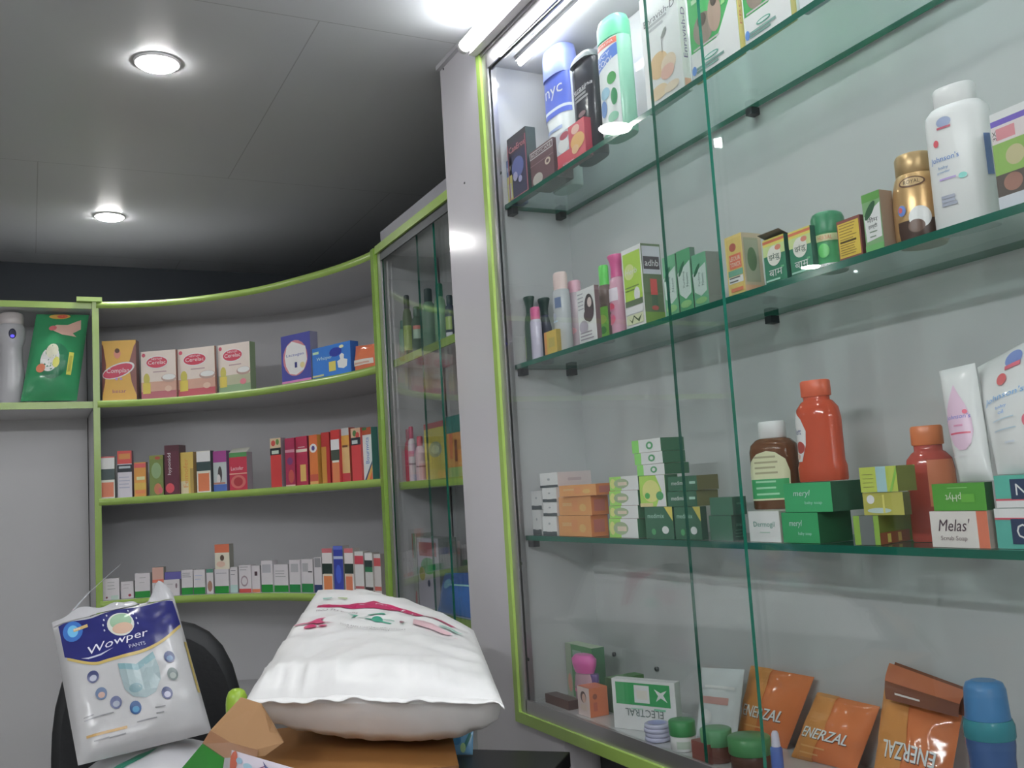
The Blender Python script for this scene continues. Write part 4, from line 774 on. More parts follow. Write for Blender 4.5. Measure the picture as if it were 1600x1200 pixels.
# dispenser and pouch on the straight shelf
e_ = on_y(18, 560, 4.06); e_.z = C1+.001
zd = (e_-CAM).dot(FW); hh = rise(e_, 489); rr = 20/FPX*zd
rt = empty('soap_dispenser', frame(e_, 180), 'white spray dispenser with a dark blue oval window at the far left', 'dispenser')
B().lathe([(rr*.80, 0), (rr*.95, .01), (rr*.98, hh*.25), (rr*.80, hh*.5), (rr*.78, hh*.62), (rr*1.0, hh*.70), (rr, hh*.82), (rr*.82, hh*.87)], M('8a8a8e', .3, gain=GF), 28, sy=.8).build('body', rt)
B().lathe([(rr*.84, hh*.871), (rr*.9, hh*.90), (rr*.84, hh*.98), (rr*.6, hh)], M('928c8c', .3, gain=GF), 28, sy=.8).build('cap', rt)
q = B(); q.lathe([(.001, -.005), (.013, -.005), (.013, .003), (.010, .005)], M('20243c', .15, gain=1.5), 24, sy=1.5)
for i, v in enumerate(q.v): q.v[i] = Vector((v.x+.004, -rr*.80-v.z*.6+.002, v.y+hh*.755))
q.build('window', rt)
q = B(); F_ = lambda u, v: Vector((.004-.007+u*.014, -rr*.80-.003-.0005, hh*.755-.016+v*.012)); q.ell(F_, .5, .5, .5, .5, lamp_mat('blue_led', 1.6, (.12, .1, .9)), .0003); q.build('indicator', rt)
A = [on_y(x, y, yy) for x, y, yy in ((32, 622, 4.0), (120, 627, 4.0), (139, 492, 4.06), (57, 491, 4.06))]
A[0].z = A[1].z = C1+.006
pouch('diaper_pack', 'shiny green diaper pack with a baby print standing next to the white dispenser', 'pack', A, .09, '1f6c44', g=2.7, wr=.004, rough=.14, seedv=5,
   fd=[E_(.48, .42, .26, .20, '14583a'), E_(.40, .44, .17, .14, 'a4a49c'), E_(.42, .53, .11, .08, 'aca08c'), E_(.26, .34, .08, .05, 'b0583c'), E_(.52, .40, .06, .06, 'b0a040'), R_(.73, .27, .82, .52, 'b4a838'), R_(.745, .3, .80, .48, '88882c'), E_(.45, .955, .2, .035, 'a87c2c'), E_(.5, .955, .1, .025, 'a83c2c'),
       ('p', [(.30, .80), (.42, .84), (.62, .84), (.86, .92), (.88, .80), (.74, .74), (.82, .70), (.55, .72), (.4, .76)], 'a07c70'), E_(.36, .80, .07, .03, 'a04c50')])
# top tier: baby food
far(C1, 'milk_powder_carton', 'yellow and brown carton with a slanted red oval logo beside the lime post', 'carton', 160, 214, 531, R=219, g=GF, col='b48430', side='6c4c48', top='a8904c',
    fd=[('p', [(0, .08), (.08, .3), (.12, .6), (.04, .92), (0, .95)], '5c3434'), ('p', [(1, .08), (1, .95), (.94, .9), (.78, .6), (.86, .3)], '6c4440'), E_(.45, .78, .1, .08, 'a86858'), E_(.45, .83, .07, .04, '4c3428'), E_(.48, .5, .48, .12, 'b4acb0', .16), E_(.46, .495, .44, .10, '9c2c44', .16), T_('Complan', .46, .49, .10, .66, 'd8c8d0', .1, ), T_('kesar', .5, .16, .06, .4, '7c3c5c'), E_(.42, .36, .04, .02, '8c6c9c'), E_(.55, .36, .04, .02, '8c6c9c')])
CB = lambda col2: [T_('Cerelac', .52, .0, .01, .1, 'c8a0a8')]
for L, Mx, R, t, lb, c2, sd_ in [(221, 276, 279, 546, 'pink and cream cereal carton with a red oval logo, left of three', '8c4c54', '845c50'), (279, 337, 340, 540, 'pink and cream cereal carton with a red oval logo, middle of three', '98444c', '845c50'), (342, 392, 401, 533, 'cream and green cereal carton with a red oval logo, right of three', '6c8464', '5c6c50')]:
    far(C1, 'cereal_carton', lb, 'carton', L, Mx, t, R=R, d=.05, col='b4a098', side=sd_, top='a8885c', group='three baby cereal cartons',
        fd=[R_(0, 0, 1, .16, c2), R_(0, .16, 1, .36, 'a07c6c' if L < 341 else '8c8c74'), E_(.08, .92, .05, .04, 'a03c50'), E_(.46, .76, .32, .135, 'c4a8a8'), E_(.46, .76, .30, .115, '9c2c40'), T_('Cerelac', .46, .76, .08, .5, 'd8b8bc'), T_('NESTUM', .46, .83, .04, .3, 'd0a8b0'), E_(.16, .42, .09, .12, '98903c'), R_(.05, .12, .27, .34, 'a89838'), ('n', .35, .75, .55, .56, 1, '8c7478'), E_(.80, .42, .22, .085, '8c746c'), E_(.80, .44, .19, .06, 'b8b4a8'), E_(.78, .2, .1, .06, 'b4606c' if L > 341 else 'b09080')])
far(C1, 'milk_powder_carton', 'blue infant milk carton with a pale round panel and the figure 1', 'carton', 441, 487, 517, R=499, col='34387c', side='5c5c70', top='404078', inset=.03,
    fd=[R_(0, 0, 1, .08, 'a4608c'), E_(.48, .52, .42, .36, '9c6068'), ('p', [(.12, .56), (.2, .78), (.38, .86), (.6, .80), (.84, .72), (.88, .45), (.76, .26), (.5, .18), (.28, .22), (.16, .38)], 'b8b8cc'), T_('Lactogen', .48, .58, .07, .6, '3c4484'), T_('1', .5, .38, .11, .08, '2c3060'), E_(.72, .36, .08, .06, 'b0a070')])
far(C1, 'sanitary_pad_pack', 'bright blue pack of pads with a white flower print', 'pack', 489, 549, 532, R=562, d=.05, col='1a5ca4', side='14407c', top='1c4c90', inset=.02, rough=.15, dth=3,
    fd=[T_('Whisper', .32, .62, .14, .42, '8cb0d8', .2), R_(.02, .8, .18, .88, '8cac8c'), E_(.62, .75, .16, .14, '1c2c84'), ('p', [(.68, .25), (.66, .45), (.74, .5), (.72, .62), (.78, .68), (.84, .62), (.83, .5), (.92, .45), (.9, .25), (.82, .2)], 'a8bcd8'), R_(.44, .18, .62, .48, 'a89c40'), R_(.0, .08, .3, .14, '94986c'), E_(.78, .88, .06, .05, 'b8b880'), R_(.0, .0, 1, .05, '104880')])
A = [front_pt(x, C1, .025)[0] for x in (555, 588)]; B0, B1 = A[0], A[1]
C_ = [B0+Vector((0, 0, .001)), B1+Vector((0, 0, .001)), B1+Vector((0, 0, rise(B1, 537))), B0+Vector((.006, .0, rise(B0, 541)))]
pouch('snack_pouch', 'orange and white pouch squeezed against the lime post', 'pouch', C_, .03, 'b05430', g=GF, rough=.14, wr=.003, fd=[R_(.05, .2, .95, .42, 'b4a49c'), R_(.1, .25, .8, .32, 'a07c6c')])
# middle tier
mid_row = [
 (157, 180, 183, 713, 'white, dark green and orange carton, leftmost on the middle curved shelf', 'b4a8a0', '50503c', [R_(0, .7, 1, .96, 'b8acac'), R_(0, .44, 1, .7, '2c3c3c'), R_(.08, .03, .92, .40, 'b85c3c'), R_(.08, .38, .92, .42, 'c0b0a0'), R_(0, .97, 1, 1, '9c3c40')]),
 (184, 207, 212, 704, 'carton with an orange red top and a white lower panel', 'a4a0a8', '5c343c', [R_(0, .72, 1, 1, 'a83430'), R_(.1, .82, .9, .94, 'b86c2c'), R_(0, .54, 1, .70, '20242c'), R_(.1, .62, .9, .67, '8c9498'), ('n', .1, .9, .2, .42, 4, '8c8c9c')]),
 (210, 229, 233, 722, 'small orange and yellow carton next to the white panelled one', 'b87424', '6c4430', [R_(0, .84, 1, .97, 'a84040'), R_(.2, .48, .9, .58, 'c4a878'), R_(0, .2, 1, .4, 'c08c30'), R_(.1, .08, .9, .18, 'b86030')]),
 (234, 256, 260, 711, 'green carton with fruit print on the middle curved shelf', '5c6c34', '4c4c2c', [R_(0, .9, 1, 1, '6c7030'), E_(.6, .93, .2, .04, '8c3c2c'), E_(.5, .62, .36, .2, '6c845c'), E_(.6, .16, .28, .14, '9c5c3c'), E_(.8, .12, .15, .08, 'a04850')]),
 (258, 281, 292, 695, 'tall dark maroon carton with upright white lettering', '4c2430', '4c3034', [R_(0, .87, 1, 1, '44242c'), ('v', 'hyponidd', .35, .62, .3, .44, 'b4a8ac'), E_(.35, .13, .3, .1, 'a83440')]),
 (283, 303, 306, 706, 'yellow carton with upright orange lettering', 'a8903c', '8c6c2c', [R_(.0, 0, .6, .3, 'b0a080'), ('v', 'Femofer', .4, .5, .36, .7, 'b8702c'), R_(.75, .0, 1, .6, '8c7438')]),
 (308, 330, 335, 704, 'white, dark green and orange carton in the middle of the row', 'b4a8a0', '3c4444', [R_(0, .74, 1, .98, 'b8b0ac'), R_(0, .52, 1, .74, '2c3c3c'), R_(.1, .03, .9, .48, 'b85c34'), R_(.12, .46, .88, .5, 'b8a898')]),
 (334, 355, 358, 704, 'carton with a purple top, a small figure and a blue base', '8c9494', '5c3c64', [R_(0, .72, 1, 1, '7c2c6c'), E_(.5, .42, .16, .2, '3c3838'), E_(.4, .3, .14, .12, 'a09c9c'), R_(0, 0, 1, .17, '34508c'), R_(.0, .18, .9, .22, '905c50')]),
 (359, 387, 396, 706, 'red carton with its green edged lid flap standing open', '981c34', '6c6468', [R_(0, .88, 1, 1, '3c7040'), T_('Lactofer', .45, .58, .1, .7, 'c49ca0'), R_(0, .42, 1, .45, 'b08070'), E_(.5, .22, .42, .18, 'a0504c'), E_(.5, .22, .26, .12, '88242c')]),
 (424, 441, 449, 684, 'red carton with a fruit print and black band after the gap', 'a02424', '6c5c64', [R_(0, .80, 1, 1, 'a08c70'), E_(.3, .9, .2, .06, '98342c'), E_(.7, .92, .15, .06, '4c6c34'), R_(0, .66, 1, .8, '1c2224'), R_(.15, .68, .8, .75, '94a094')]),
 (447, 462, 465, 684, 'crimson carton with a pale band, left of the crimson pair', '84183c', '5c1428', [R_(0, .70, 1, .76, 'a06878'), E_(.5, .52, .3, .08, '5c2c58'), E_(.6, .2, .3, .14, '983c34'), R_(0, 0, 1, .03, 'a89080')]),
 (464, 482, 485, 681, 'crimson carton with a yellow stripe, right of the crimson pair', '8c1838', '5c1428', [R_(0, .68, 1, .74, 'b4a090'), R_(.2, .77, .8, .79, 'a08080'), R_(.35, .08, .85, .42, 'b88840')]),
 (485, 498, 503, 679, 'orange and red carton with a round white badge', 'a8581c', '8c6018', [R_(0, .66, 1, 1, 'a84c1c'), E_(.5, .73, .45, .09, 'c8bcc4'), E_(.5, .73, .2, .05, '3c3068'), R_(0, 0, 1, .2, '983c28'), R_(0, 0, 1, .06, 'b08040')]),
 (504, 517, 519, 675, 'tall red carton with an ochre lower part', '8c1c1c', '741818', [R_(0, 0, .6, .72, '98681c')]),
 (519, 533, 536, 671, 'carton with a white, dark green and orange front among the red cartons', '981c1c', '7c1c1c', [R_(0, .62, .96, .82, 'b4a8ac'), R_(0, .42, .96, .62, '343c34'), R_(.1, .0, .9, .42, 'b86034'), R_(.12, .38, .88, .42, 'c0b0a0')]),
 (536, 548, 550, 668, 'tan and gold carton with a grey top', 'a88854', '7c3024', [R_(0, .86, 1, 1, '8c8c8c'), R_(0, .66, 1, .86, 'a87824'), R_(.1, .64, .8, .68, '5c3c24'), R_(0, 0, 1, .16, '98242c')]),
 (551, 566, 568, 668, 'bright red carton with a fruit print near the right lime post', 'a02428', '7c2420', [R_(0, .82, 1, 1, 'a08068'), E_(.4, .9, .2, .06, '3c6034'), E_(.7, .86, .2, .06, '982c28'), R_(0, .68, 1, .82, '20242c'), R_(.1, .7, .7, .77, '8c9494')]),
 (569, 583, 588, 667, 'white carton with upright blue lettering and a green top', 'a4aab0', '2c5c54', [R_(0, .86, 1, 1, '84381c'), R_(0, .95, .5, 1, '2c5c34'), ('v', 'Bournvita', .5, .56, .4, .5, '3c5c94'), ('p', [(.1, 0), (.3, 0), (1, .3), (1, .36)], '243458'), ('p', [(.3, 0), (.6, 0), (1, .18), (1, .3)], 'b0802c'), ('p', [(.6, 0), (1, 0), (1, .18)], 'b04c24')]),
]
for i, (L, Mx, R, t, lb, c, s, fd) in enumerate(mid_row):
    far(C2, 'medicine_carton', lb, 'carton', L, Mx, t, R=R if R-Mx > 6 else None, d=.028, inset=.03 if i % 2 else .022, col=c, side=s, fd=fd, group='medicine cartons on the middle curved shelf',
        flap=(.03, 35, 'front', '8c8c84') if 'flap' in lb else None)
# lower tier
W = 'a09ca0'; GRN = '0c6c24'
low = [
 (160, 187, 903, 'plain white small carton, first on the lower curved shelf', [('n', .3, .8, .5, .8, 3, '6c6c70'), E_(.25, .12, .06, .05, '5c2c34'), R_(.5, .0, .95, .2, '8c9c94')]),
 (189, 209, 908, 'white small carton with a dark red spot, second on the lower curved shelf', [('n', .2, .8, .6, .8, 2, '7c7478'), E_(.7, .18, .12, .08, '7c2434')]),
 (211, 235, 895, 'white small carton with a green foot beside the spotted one', [R_(0, 0, 1, .26, GRN), ('n', .3, .8, .6, .8, 2, '807c80')]),
 (238, 254, 910, 'yellowish white small carton under the pink one', [('n', .2, .8, .5, .8, 2, '8c8c60')]),
 (256, 281, 905, 'white small carton under the purple banded one', [E_(.8, .6, .06, .16, '5c4c54'), ('n', .2, .6, .7, .8, 1, '6c6c6c')]),
 (284, 302, 890, 'white small carton with a green foot, left of a green footed pair', [R_(0, 0, 1, .28, GRN), ('n', .1, .9, .7, .85, 3, '58585c')]),
 (303, 321, 890, 'white small carton with a green foot, right of a green footed pair', [R_(0, 0, 1, .28, GRN), ('n', .1, .9, .6, .75, 2, '8088a0')]),
 (323, 334, 889, 'narrow carton with a pale pink front and a brown figure', [E_(.5, .3, .35, .22, '7c5c4c'), R_(0, .85, 1, 1, '3c6c5c')]),
 (336, 358, 889, 'white small carton with a green foot below the orange topped one', [R_(0, 0, 1, .30, GRN), ('n', .1, .9, .82, .9, 1, '60606c')]),
 (360, 372, 886, 'narrow white and pale teal carton', [R_(0, 0, 1, .3, '849c98'), ('n', .1, .9, .7, .85, 2, '5c5c60')]),
 (374, 393, 883, 'white small carton with a circle print and a red foot', [R_(0, 0, 1, .14, '9c3430'), E_(.45, .42, .3, .2, '7c6c74'), E_(.45, .42, .22, .14, 'a09ca0'), ('n', .1, .9, .82, .92, 2, '707074')]),
 (394, 407, 884, 'white small carton with a dark square next to the circle print', [R_(.35, .62, .7, .78, '3c2c34'), R_(0, 0, 1, .12, 'a85c3c')]),
 (409, 427, 876, 'white small carton with a green foot, first of the long green row', [R_(0, 0, 1, .24, GRN), R_(.1, .62, .85, .88, '84848a')]),
 (429, 451, 882, 'white small carton with a green foot, second of the long green row', [R_(0, 0, 1, .24, GRN), ('n', .1, .9, .55, .75, 3, '707074')]),
 (453, 470, 875, 'white small carton with a green foot, third of the long green row', [R_(0, 0, 1, .24, '0c6430'), R_(.15, .62, .85, .88, '848488')]),
 (472, 490, 874, 'white small carton with a green foot, fourth of the long green row', [R_(0, 0, 1, .26, '0c6430'), R_(.1, .62, .6, .88, '808084'), R_(.6, .6, .95, .64, '3c3c40')]),
 (492, 504, 871, 'white small carton with a grey head, last of the long green row', [R_(0, 0, 1, .22, '1c2c50'), R_(.1, .72, .9, .98, '6c6c70')]),
]
for i, (L, Mx, t, lb, fd) in enumerate(low):
    far(C3, 'medicine_carton', lb, 'carton', L, Mx, t, d=.03, inset=.022+.006*(i % 2), col=W, side='848084', fd=fd, group='small white cartons on the lower curved shelf')
for L, Mx, t, under, lb, c, fd in [(238, 256, 886, low[3][3], 'pink and orange small carton stacked near the left of the lower curved shelf', 'a07c70', [R_(0, .0, 1, .2, 'b0503c')]), (257, 283, 893, low[4][3], 'purple banded small carton stacked beside the pink one', '44407c', []),
                                (336, 359, 850, low[8][3], 'orange topped white carton standing on another carton', 'b0a494', [R_(0, .66, 1, 1, 'b45434'), E_(.5, .45, .14, .12, '4c3c34'), E_(.4, .2, .3, .12, 'b09080')])]:
    far(TOP[under], 'medicine_carton', lb, 'carton', L, Mx, t, d=.028, inset=.024, col=c, side='6c6c64', fd=fd)
tall = [
 (505, 521, 857, 'white, dark green and orange carton left of the blue one', 'b0a4a4', [R_(0, .9, 1, 1, 'a05058'), R_(0, .42, 1, .66, '1c2c28'), R_(.12, 0, .95, .42, 'b0602c'), R_(.12, .38, .95, .43, 'b8a08c')]),
 (523, 538, 853, 'deep blue carton on the lower curved shelf', '1c2c80', [R_(0, .72, 1, .78, '8490b0'), R_(0, .92, 1, 1, '3c4c98'), E_(.5, .4, .3, .2, '24409c')]),
 (540, 554, 857, 'white, dark green and orange carton right of the blue one', 'b0a4a4', [R_(0, .9, 1, 1, 'a05058'), R_(0, .44, 1, .66, '1c2c28'), R_(.1, 0, .85, .42, 'b05c3c'), R_(.1, .38, .85, .43, 'b0907c')]),
 (556, 570, 862, 'white carton with a red band, third from the right lime post', 'a0a0a0', [R_(0, .7, 1, .9, 'a0283c'), R_(0, .12, 1, .18, '8c4448')]),
 (572, 584, 864, 'white carton with a dark green band, second from the right lime post', '9c9c9c', [R_(0, .8, 1, .98, 'b0acb4'), R_(0, .66, 1, .82, '1c2c2c'), R_(0, .54, 1, .66, '0c5c38'), R_(0, .1, 1, .18, '2c2428')]),
 (586, 597, 866, 'white carton with a red band against the right lime post', 'a09c9c', [R_(0, .7, 1, .9, 'a03c40'), R_(0, .1, 1, .2, 'a04c44')]),
]
for i, (L, Mx, t, lb, c, fd) in enumerate(tall):
    far(C3, 'medicine_carton', lb, 'carton', L, Mx, t, d=.03, inset=.018+.006*(i % 2), col=c, side='74706c', fd=fd, group='tall medicine cartons on the lower curved shelf')
# ---- behind the glass of the narrow cabinet
F1, F2, F3 = EYE+.447, EYE+.047, EYE-.345
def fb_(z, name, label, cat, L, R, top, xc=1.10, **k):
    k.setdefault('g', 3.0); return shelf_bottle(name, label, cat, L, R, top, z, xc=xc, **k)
STD = dict(body=[(.92, 0), (1, .02), (1, .62), (.8, .74), (.5, .78)], cap=[(.55, .781), (.6, .8), (.6, .98), (.5, 1.0)])
fb_(F1, 'syrup_bottle', 'pale green bottle, leftmost behind the glass of the narrow cabinet', 'bottle', 620, 634, 504, bcol='4c6c58', ccol='2c4c44', **STD)
fb_(F1, 'syrup_bottle', 'dark bottle with a black cap and yellow label in the narrow cabinet', 'bottle', 632, 647, 462, bcol='3c4c34', ccol='1c2428', fd=[R_(.1, .1, .9, .5, '6c7c3c')], **STD)
fb_(F1, 'syrup_bottle', 'dark green bottle with a small red label in the narrow cabinet', 'bottle', 645, 663, 480, bcol='2c4034', ccol='2c4438', fd=[R_(.2, .3, .9, .55, '6c8070'), R_(.2, .5, .9, .58, '8c4c44')], **STD)
fb_(F1, 'tonic_bottle', 'big bottle with a black square cap behind the pane edge', 'bottle', 662, 684, 452, bcol='4c6858', ccol='1c3030', **STD)
fb_(F1, 'tonic_bottle', 'big bottle with a bright dark green cap next to the pillar', 'bottle', 681, 700, 444, bcol='58785c', ccol='14503c', **STD)
fb_(F1, 'tonic_bottle', 'dark bottle partly cut off by the white pillar', 'bottle', 697, 714, 462, bcol='2c3440', ccol='1c2c30', fd=[R_(.1, .2, .6, .5, '6c8040'), R_(.1, .05, .6, .14, '8c8c94')], **STD)
fb_(F2, 'talc_bottle', 'crimson bottle at the left of the middle shelf behind glass', 'bottle', 622, 636, 674, bcol='741c34', ccol='6c3440', **STD)
fb_(F2, 'talc_bottle', 'white bottle with a pink cap behind glass, taller of two', 'bottle', 640, 652, 667, bcol='9c8c90', ccol='8c2c48', fd=[R_(.1, .45, .7, .55, '9c5c68'), R_(.1, .3, .9, .33, '5c4c54')], **STD)
fb_(F2, 'talc_bottle', 'pale pink bottle with a red cap behind glass, shorter of two', 'bottle', 651, 667, 682, bcol='9c7c84', ccol='8c2c40', fd=[R_(.1, .3, .9, .33, '5c3c44')], **STD)
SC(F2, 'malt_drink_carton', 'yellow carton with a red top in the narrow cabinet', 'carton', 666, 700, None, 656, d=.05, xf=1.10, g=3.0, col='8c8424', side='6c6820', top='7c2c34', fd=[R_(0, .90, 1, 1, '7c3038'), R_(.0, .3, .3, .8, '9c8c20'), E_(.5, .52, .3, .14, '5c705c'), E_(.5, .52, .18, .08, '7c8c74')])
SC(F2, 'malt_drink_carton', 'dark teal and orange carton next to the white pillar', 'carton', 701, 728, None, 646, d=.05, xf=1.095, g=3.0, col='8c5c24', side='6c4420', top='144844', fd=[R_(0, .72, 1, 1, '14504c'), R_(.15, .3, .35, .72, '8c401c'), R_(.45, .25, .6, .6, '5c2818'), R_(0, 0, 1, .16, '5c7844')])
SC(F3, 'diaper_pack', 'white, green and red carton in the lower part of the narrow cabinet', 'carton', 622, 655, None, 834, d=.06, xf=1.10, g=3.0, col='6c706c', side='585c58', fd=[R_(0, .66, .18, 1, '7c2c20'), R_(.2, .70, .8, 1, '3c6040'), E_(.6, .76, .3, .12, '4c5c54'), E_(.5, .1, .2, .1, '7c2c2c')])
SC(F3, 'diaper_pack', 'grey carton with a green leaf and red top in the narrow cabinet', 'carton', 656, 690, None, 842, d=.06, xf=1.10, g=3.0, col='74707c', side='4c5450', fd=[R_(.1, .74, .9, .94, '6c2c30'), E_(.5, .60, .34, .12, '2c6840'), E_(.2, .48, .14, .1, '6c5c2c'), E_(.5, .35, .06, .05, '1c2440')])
P0 = on_shelf(684, 1.085, F3+.001); P1 = on_shelf(740, 1.085, F3+.001)
if P1.y < 2.30: P1 = Vector((1.085, 2.302, F3+.001))
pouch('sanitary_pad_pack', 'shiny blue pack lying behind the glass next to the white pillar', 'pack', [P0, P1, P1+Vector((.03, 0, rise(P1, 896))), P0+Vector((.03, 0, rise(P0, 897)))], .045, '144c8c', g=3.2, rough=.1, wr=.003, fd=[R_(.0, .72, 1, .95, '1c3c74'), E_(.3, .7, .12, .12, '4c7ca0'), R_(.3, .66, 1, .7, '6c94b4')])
# ================================================================ FOREGROUND: desk, carton, bags, chair
DZ = EYE-.53
dk = empty('desk', frame(Vector((.45, 1.35, 0)), 135), 'dark topped desk set askew in front of the white pillar', 'desk')
Lx, Yx = hdir(135), hdir(45)            # to the left, away
inv = dk.matrix_world.inverted()
far_p = on_z(800, 1172, DZ); fl = inv @ far_p
y1 = fl.y; x1 = (inv @ on_z(893, 1172, DZ)).x
B().box((x1-.44, y1-.85, DZ-.03), (x1, y1, DZ), M('1c1c1e', .35)).build('desk_top', dk, bevel=.002)
B().box((x1-.42, y1-.06, .25), (x1-.05, y1-.04, DZ-.03), M('26262a', .5)).build('modesty_panel', dk)
for sx in (x1-.435, x1-.03):
    B().box((sx, y1-.82, 0), (sx+.025, y1-.03, DZ-.03), M('222226', .45)).build('side_panel', dk)
# plump white bag
NL, NR, FR, FL = on_y(382, 1098, 1.68), on_y(786, 1100, 1.344), on_y(740, 985, 1.997), on_y(497, 922, 2.296)
def vshift(items, dv):
    out = []
    for it in items:
        it = list(it)
        if it[0] == 'p': it[1] = [(u, v+dv) for u, v in it[1]]
        elif it[0] == 'r': it[2] += dv; it[4] += dv
        elif it[0] == 'e': it[2] += dv
        elif it[0] == 't': it[3] += dv
        out.append(tuple(it))
    return out
def b_up(u, v):
    s_ = (v/.13)**.5 if v < .13 else 1-.60*((v-.13)/.80)
    return .046*(4*u*(1-u))**.42*max(0, s_)*min(1, (1-v)/.10+1e-6)**.5+.030*(4*u*(1-u))*v**3+.007*noise.noise(Vector((u*26, v*3, 4)))*math.exp(-((v-.1)/.11)**2)*min(1, v/.03)
def b_low(u, v): return .120*(4*u*(1-u))**.32*(4*v*(1-v))**.34+.006*noise.noise(Vector((u*20, v*3, 9)))*math.exp(-(v/.2)**2)*min(1, v/.03)-.030*(4*u*(1-u))*v**3
o, F, base = pouch('white_bag', 'plump white plastic bag with crimson and green print on the cardboard carton', 'bag', [NL, NR, FR, FL], .16, 'e2e2e2', g=1.0, up=b_up, low=b_low, wr=.006, pw=.5, nu=46, nv=46, rough=.38, seedv=2,
   fd=vshift([('p', [(.10, .835), (.20, .845), (.20, .87), (.10, .865)], 'b82c60'), ('p', [(.19, .845), (.30, .842), (.42, .865), (.52, .885), (.86, .90), (.90, .925), (.62, .935), (.47, .945), (.42, .955), (.36, .91), (.27, .878), (.19, .87)], 'b82c60'),
       ('t', 'Comfortex', .60, .912, .034, .34, 'fff4f8', .2), ('t', '(NO 7H PCSR)', .23, .80, .020, .24, '9c8c94'),
       E_(.46, .795, .05, .012, '4ca088'), E_(.47, .745, .03, .022, '3c947c'), ('p', [(.40, .735), (.54, .725), (.55, .732), (.41, .745)], '4c9c84'), ('p', [(.30, .775), (.36, .78), (.35, .772), (.335, .745), (.325, .745), (.335, .77)], '5ca890'), R_(.35, .757, .42, .762, '5ca890'), R_(.50, .75, .56, .755, '5ca890'), E_(.60, .76, .014, .009, '905c70'), ('p', [(.585, .745), (.605, .735), (.61, .72), (.615, .735), (.64, .75), (.61, .74)], '4c9078'),
       ('p', [(.04, .650), (.11, .652), (.15, .69), (.20, .70), (.17, .675), (.21, .668), (.19, .66), (.26, .652), (.19, .648), (.11, .642), (.04, .642)], 'c04c74'), E_(.14, .615, .035, .016, 'c43c6c'), E_(.205, .617, .026, .013, 'c43c6c'), E_(.17, .66, .03, .018, 'c0406c'),
       ('t', 'YOUR BABY S WELLNESS AND COMFORT', .46, .640, .011, .34, '8c8488'), ('t', 'FOR FREE OF PHARMACY', .44, .615, .013, .22, '6c6468'),
       ('p', [(.66, .80), (.72, .82), (.86, .755), (.84, .735), (.66, .725)], 'e0bcc4'), R_(.72, .70, .88, .705, 'e0b8c0'), E_(.84, .82, .05, .016, '8cc0b0'), E_(.88, .80, .03, .012, 'a0ccbc'),
       R_(.10, .955, .16, .965, '7cb8a8'), R_(.2, .945, .26, .955, 'a0b870')], -.13))
sb = B(); n = 60; r_ = random.Random(3); rows = []
for i in range(n+1):
    u = i/n; p = F(u, .006); d = (NL-FL)*(1-u)+(NR-FR)*u; d.z = 0; d.normalize()
    k = noise.noise(Vector((u*14, 0, 5)))*.005; out = .018+.008*noise.noise(Vector((u*5, 2, 0)))+(.012 if i in (0, n) else 0)
    rows.append((p, p+d*out*.5+Vector((0, 0, k)), p+d*out+Vector((0, 0, k*1.6-.002))))
vs = [q for r3 in rows for q in r3]; vs += [q-Vector((0, 0, .0015)) for q in vs]; m_ = 3*(n+1)
fs = [(3*i+j, 3*i+j+1, 3*i+4+j, 3*i+3+j) for i in range(n) for j in range(2)]
sb.add(vs, fs+[tuple(m_+k for k in f[::-1]) for f in fs]+[(3*i+2, m_+3*i+2, m_+3*i+5, 3*i+5) for i in range(n)], M('eaeaea', .35), True)
sb.build('sealed_edge', o)
# open kraft carton
P = on_y(715, 1165, 1.42); P.z = DZ; Lb, Yb = hdir(160), hdir(70)
w_ = along(P, Lb, 347); h_ = min(v.co.z for v in o.data.vertices)+o.location.z-DZ-.002
KR = M('a07c54', .75, noise_amt=.10, scale=14, bump=.15)
cb = empty('cardboard_box', frame(P+Lb*(w_/2)+Yb*.18, 160), 'brown cardboard carton with an open flap under the plump white bag', 'box')
b = B().box((-w_/2, -.18, .001), (w_/2, .18, h_), M('9c6c38', .7, noise_amt=.16, scale=9, bump=.2)); 
b.band(lambda u, v: Vector((-w_/2+u*w_, -.18, v*h_)), .0, 1, .90, 1, M('7c5430', .7, noise_amt=.15, scale=9), .0004, 1, 1)
b.band(lambda u, v: Vector((-w_/2+u*w_, -.18, v*h_)), .42, .62, .1, .7, M('7c4830', .7, noise_amt=.2, scale=30), .0004, 1, 1)
b.build('carton_body', cb)
icb = cb.matrix_world.inverted()
fpts = [(376, 1090, 1.645), (328, 1142, 1.615), (316, 1162, 1.605), (350, 1184, 1.575), (414, 1181, 1.545), (443, 1160, 1.535), (425, 1128, 1.56), (408, 1100, 1.60)]
fw = [icb @ on_y(*q) for q in fpts]; nrm = Vector((0, .004, 0))
fb = B().poly(fw[::-1], nrm, M('98734e', .7, noise_amt=.06, scale=14, bump=.1)); 
tb = [icb @ (on_y(*q)) for q in ((329, 1141, 1.612), (316, 1162, 1.602), (350, 1184, 1.572), (402, 1182, 1.545), (404, 1172, 1.55), (360, 1160, 1.578))]
fb.poly([p+Vector((0, -.0012, 0)) for p in tb][::-1], (0, .0008, 0), M('80593c', .5, noise_amt=.06, scale=14)); fb.build('flap', cb)
gp = [icb @ on_y(*q) for q in ((317, 1161, 1.598), (351, 1184, 1.568), (342, 1250, 1.53), (232, 1262, 1.60))]
GRM = M('2c6c2c', .12, noise_amt=.03)
B().poly([p+Vector((0, -.004, 0)) for p in gp][::-1], (0, .003, 0), GRM).build('glossy_flap', cb)
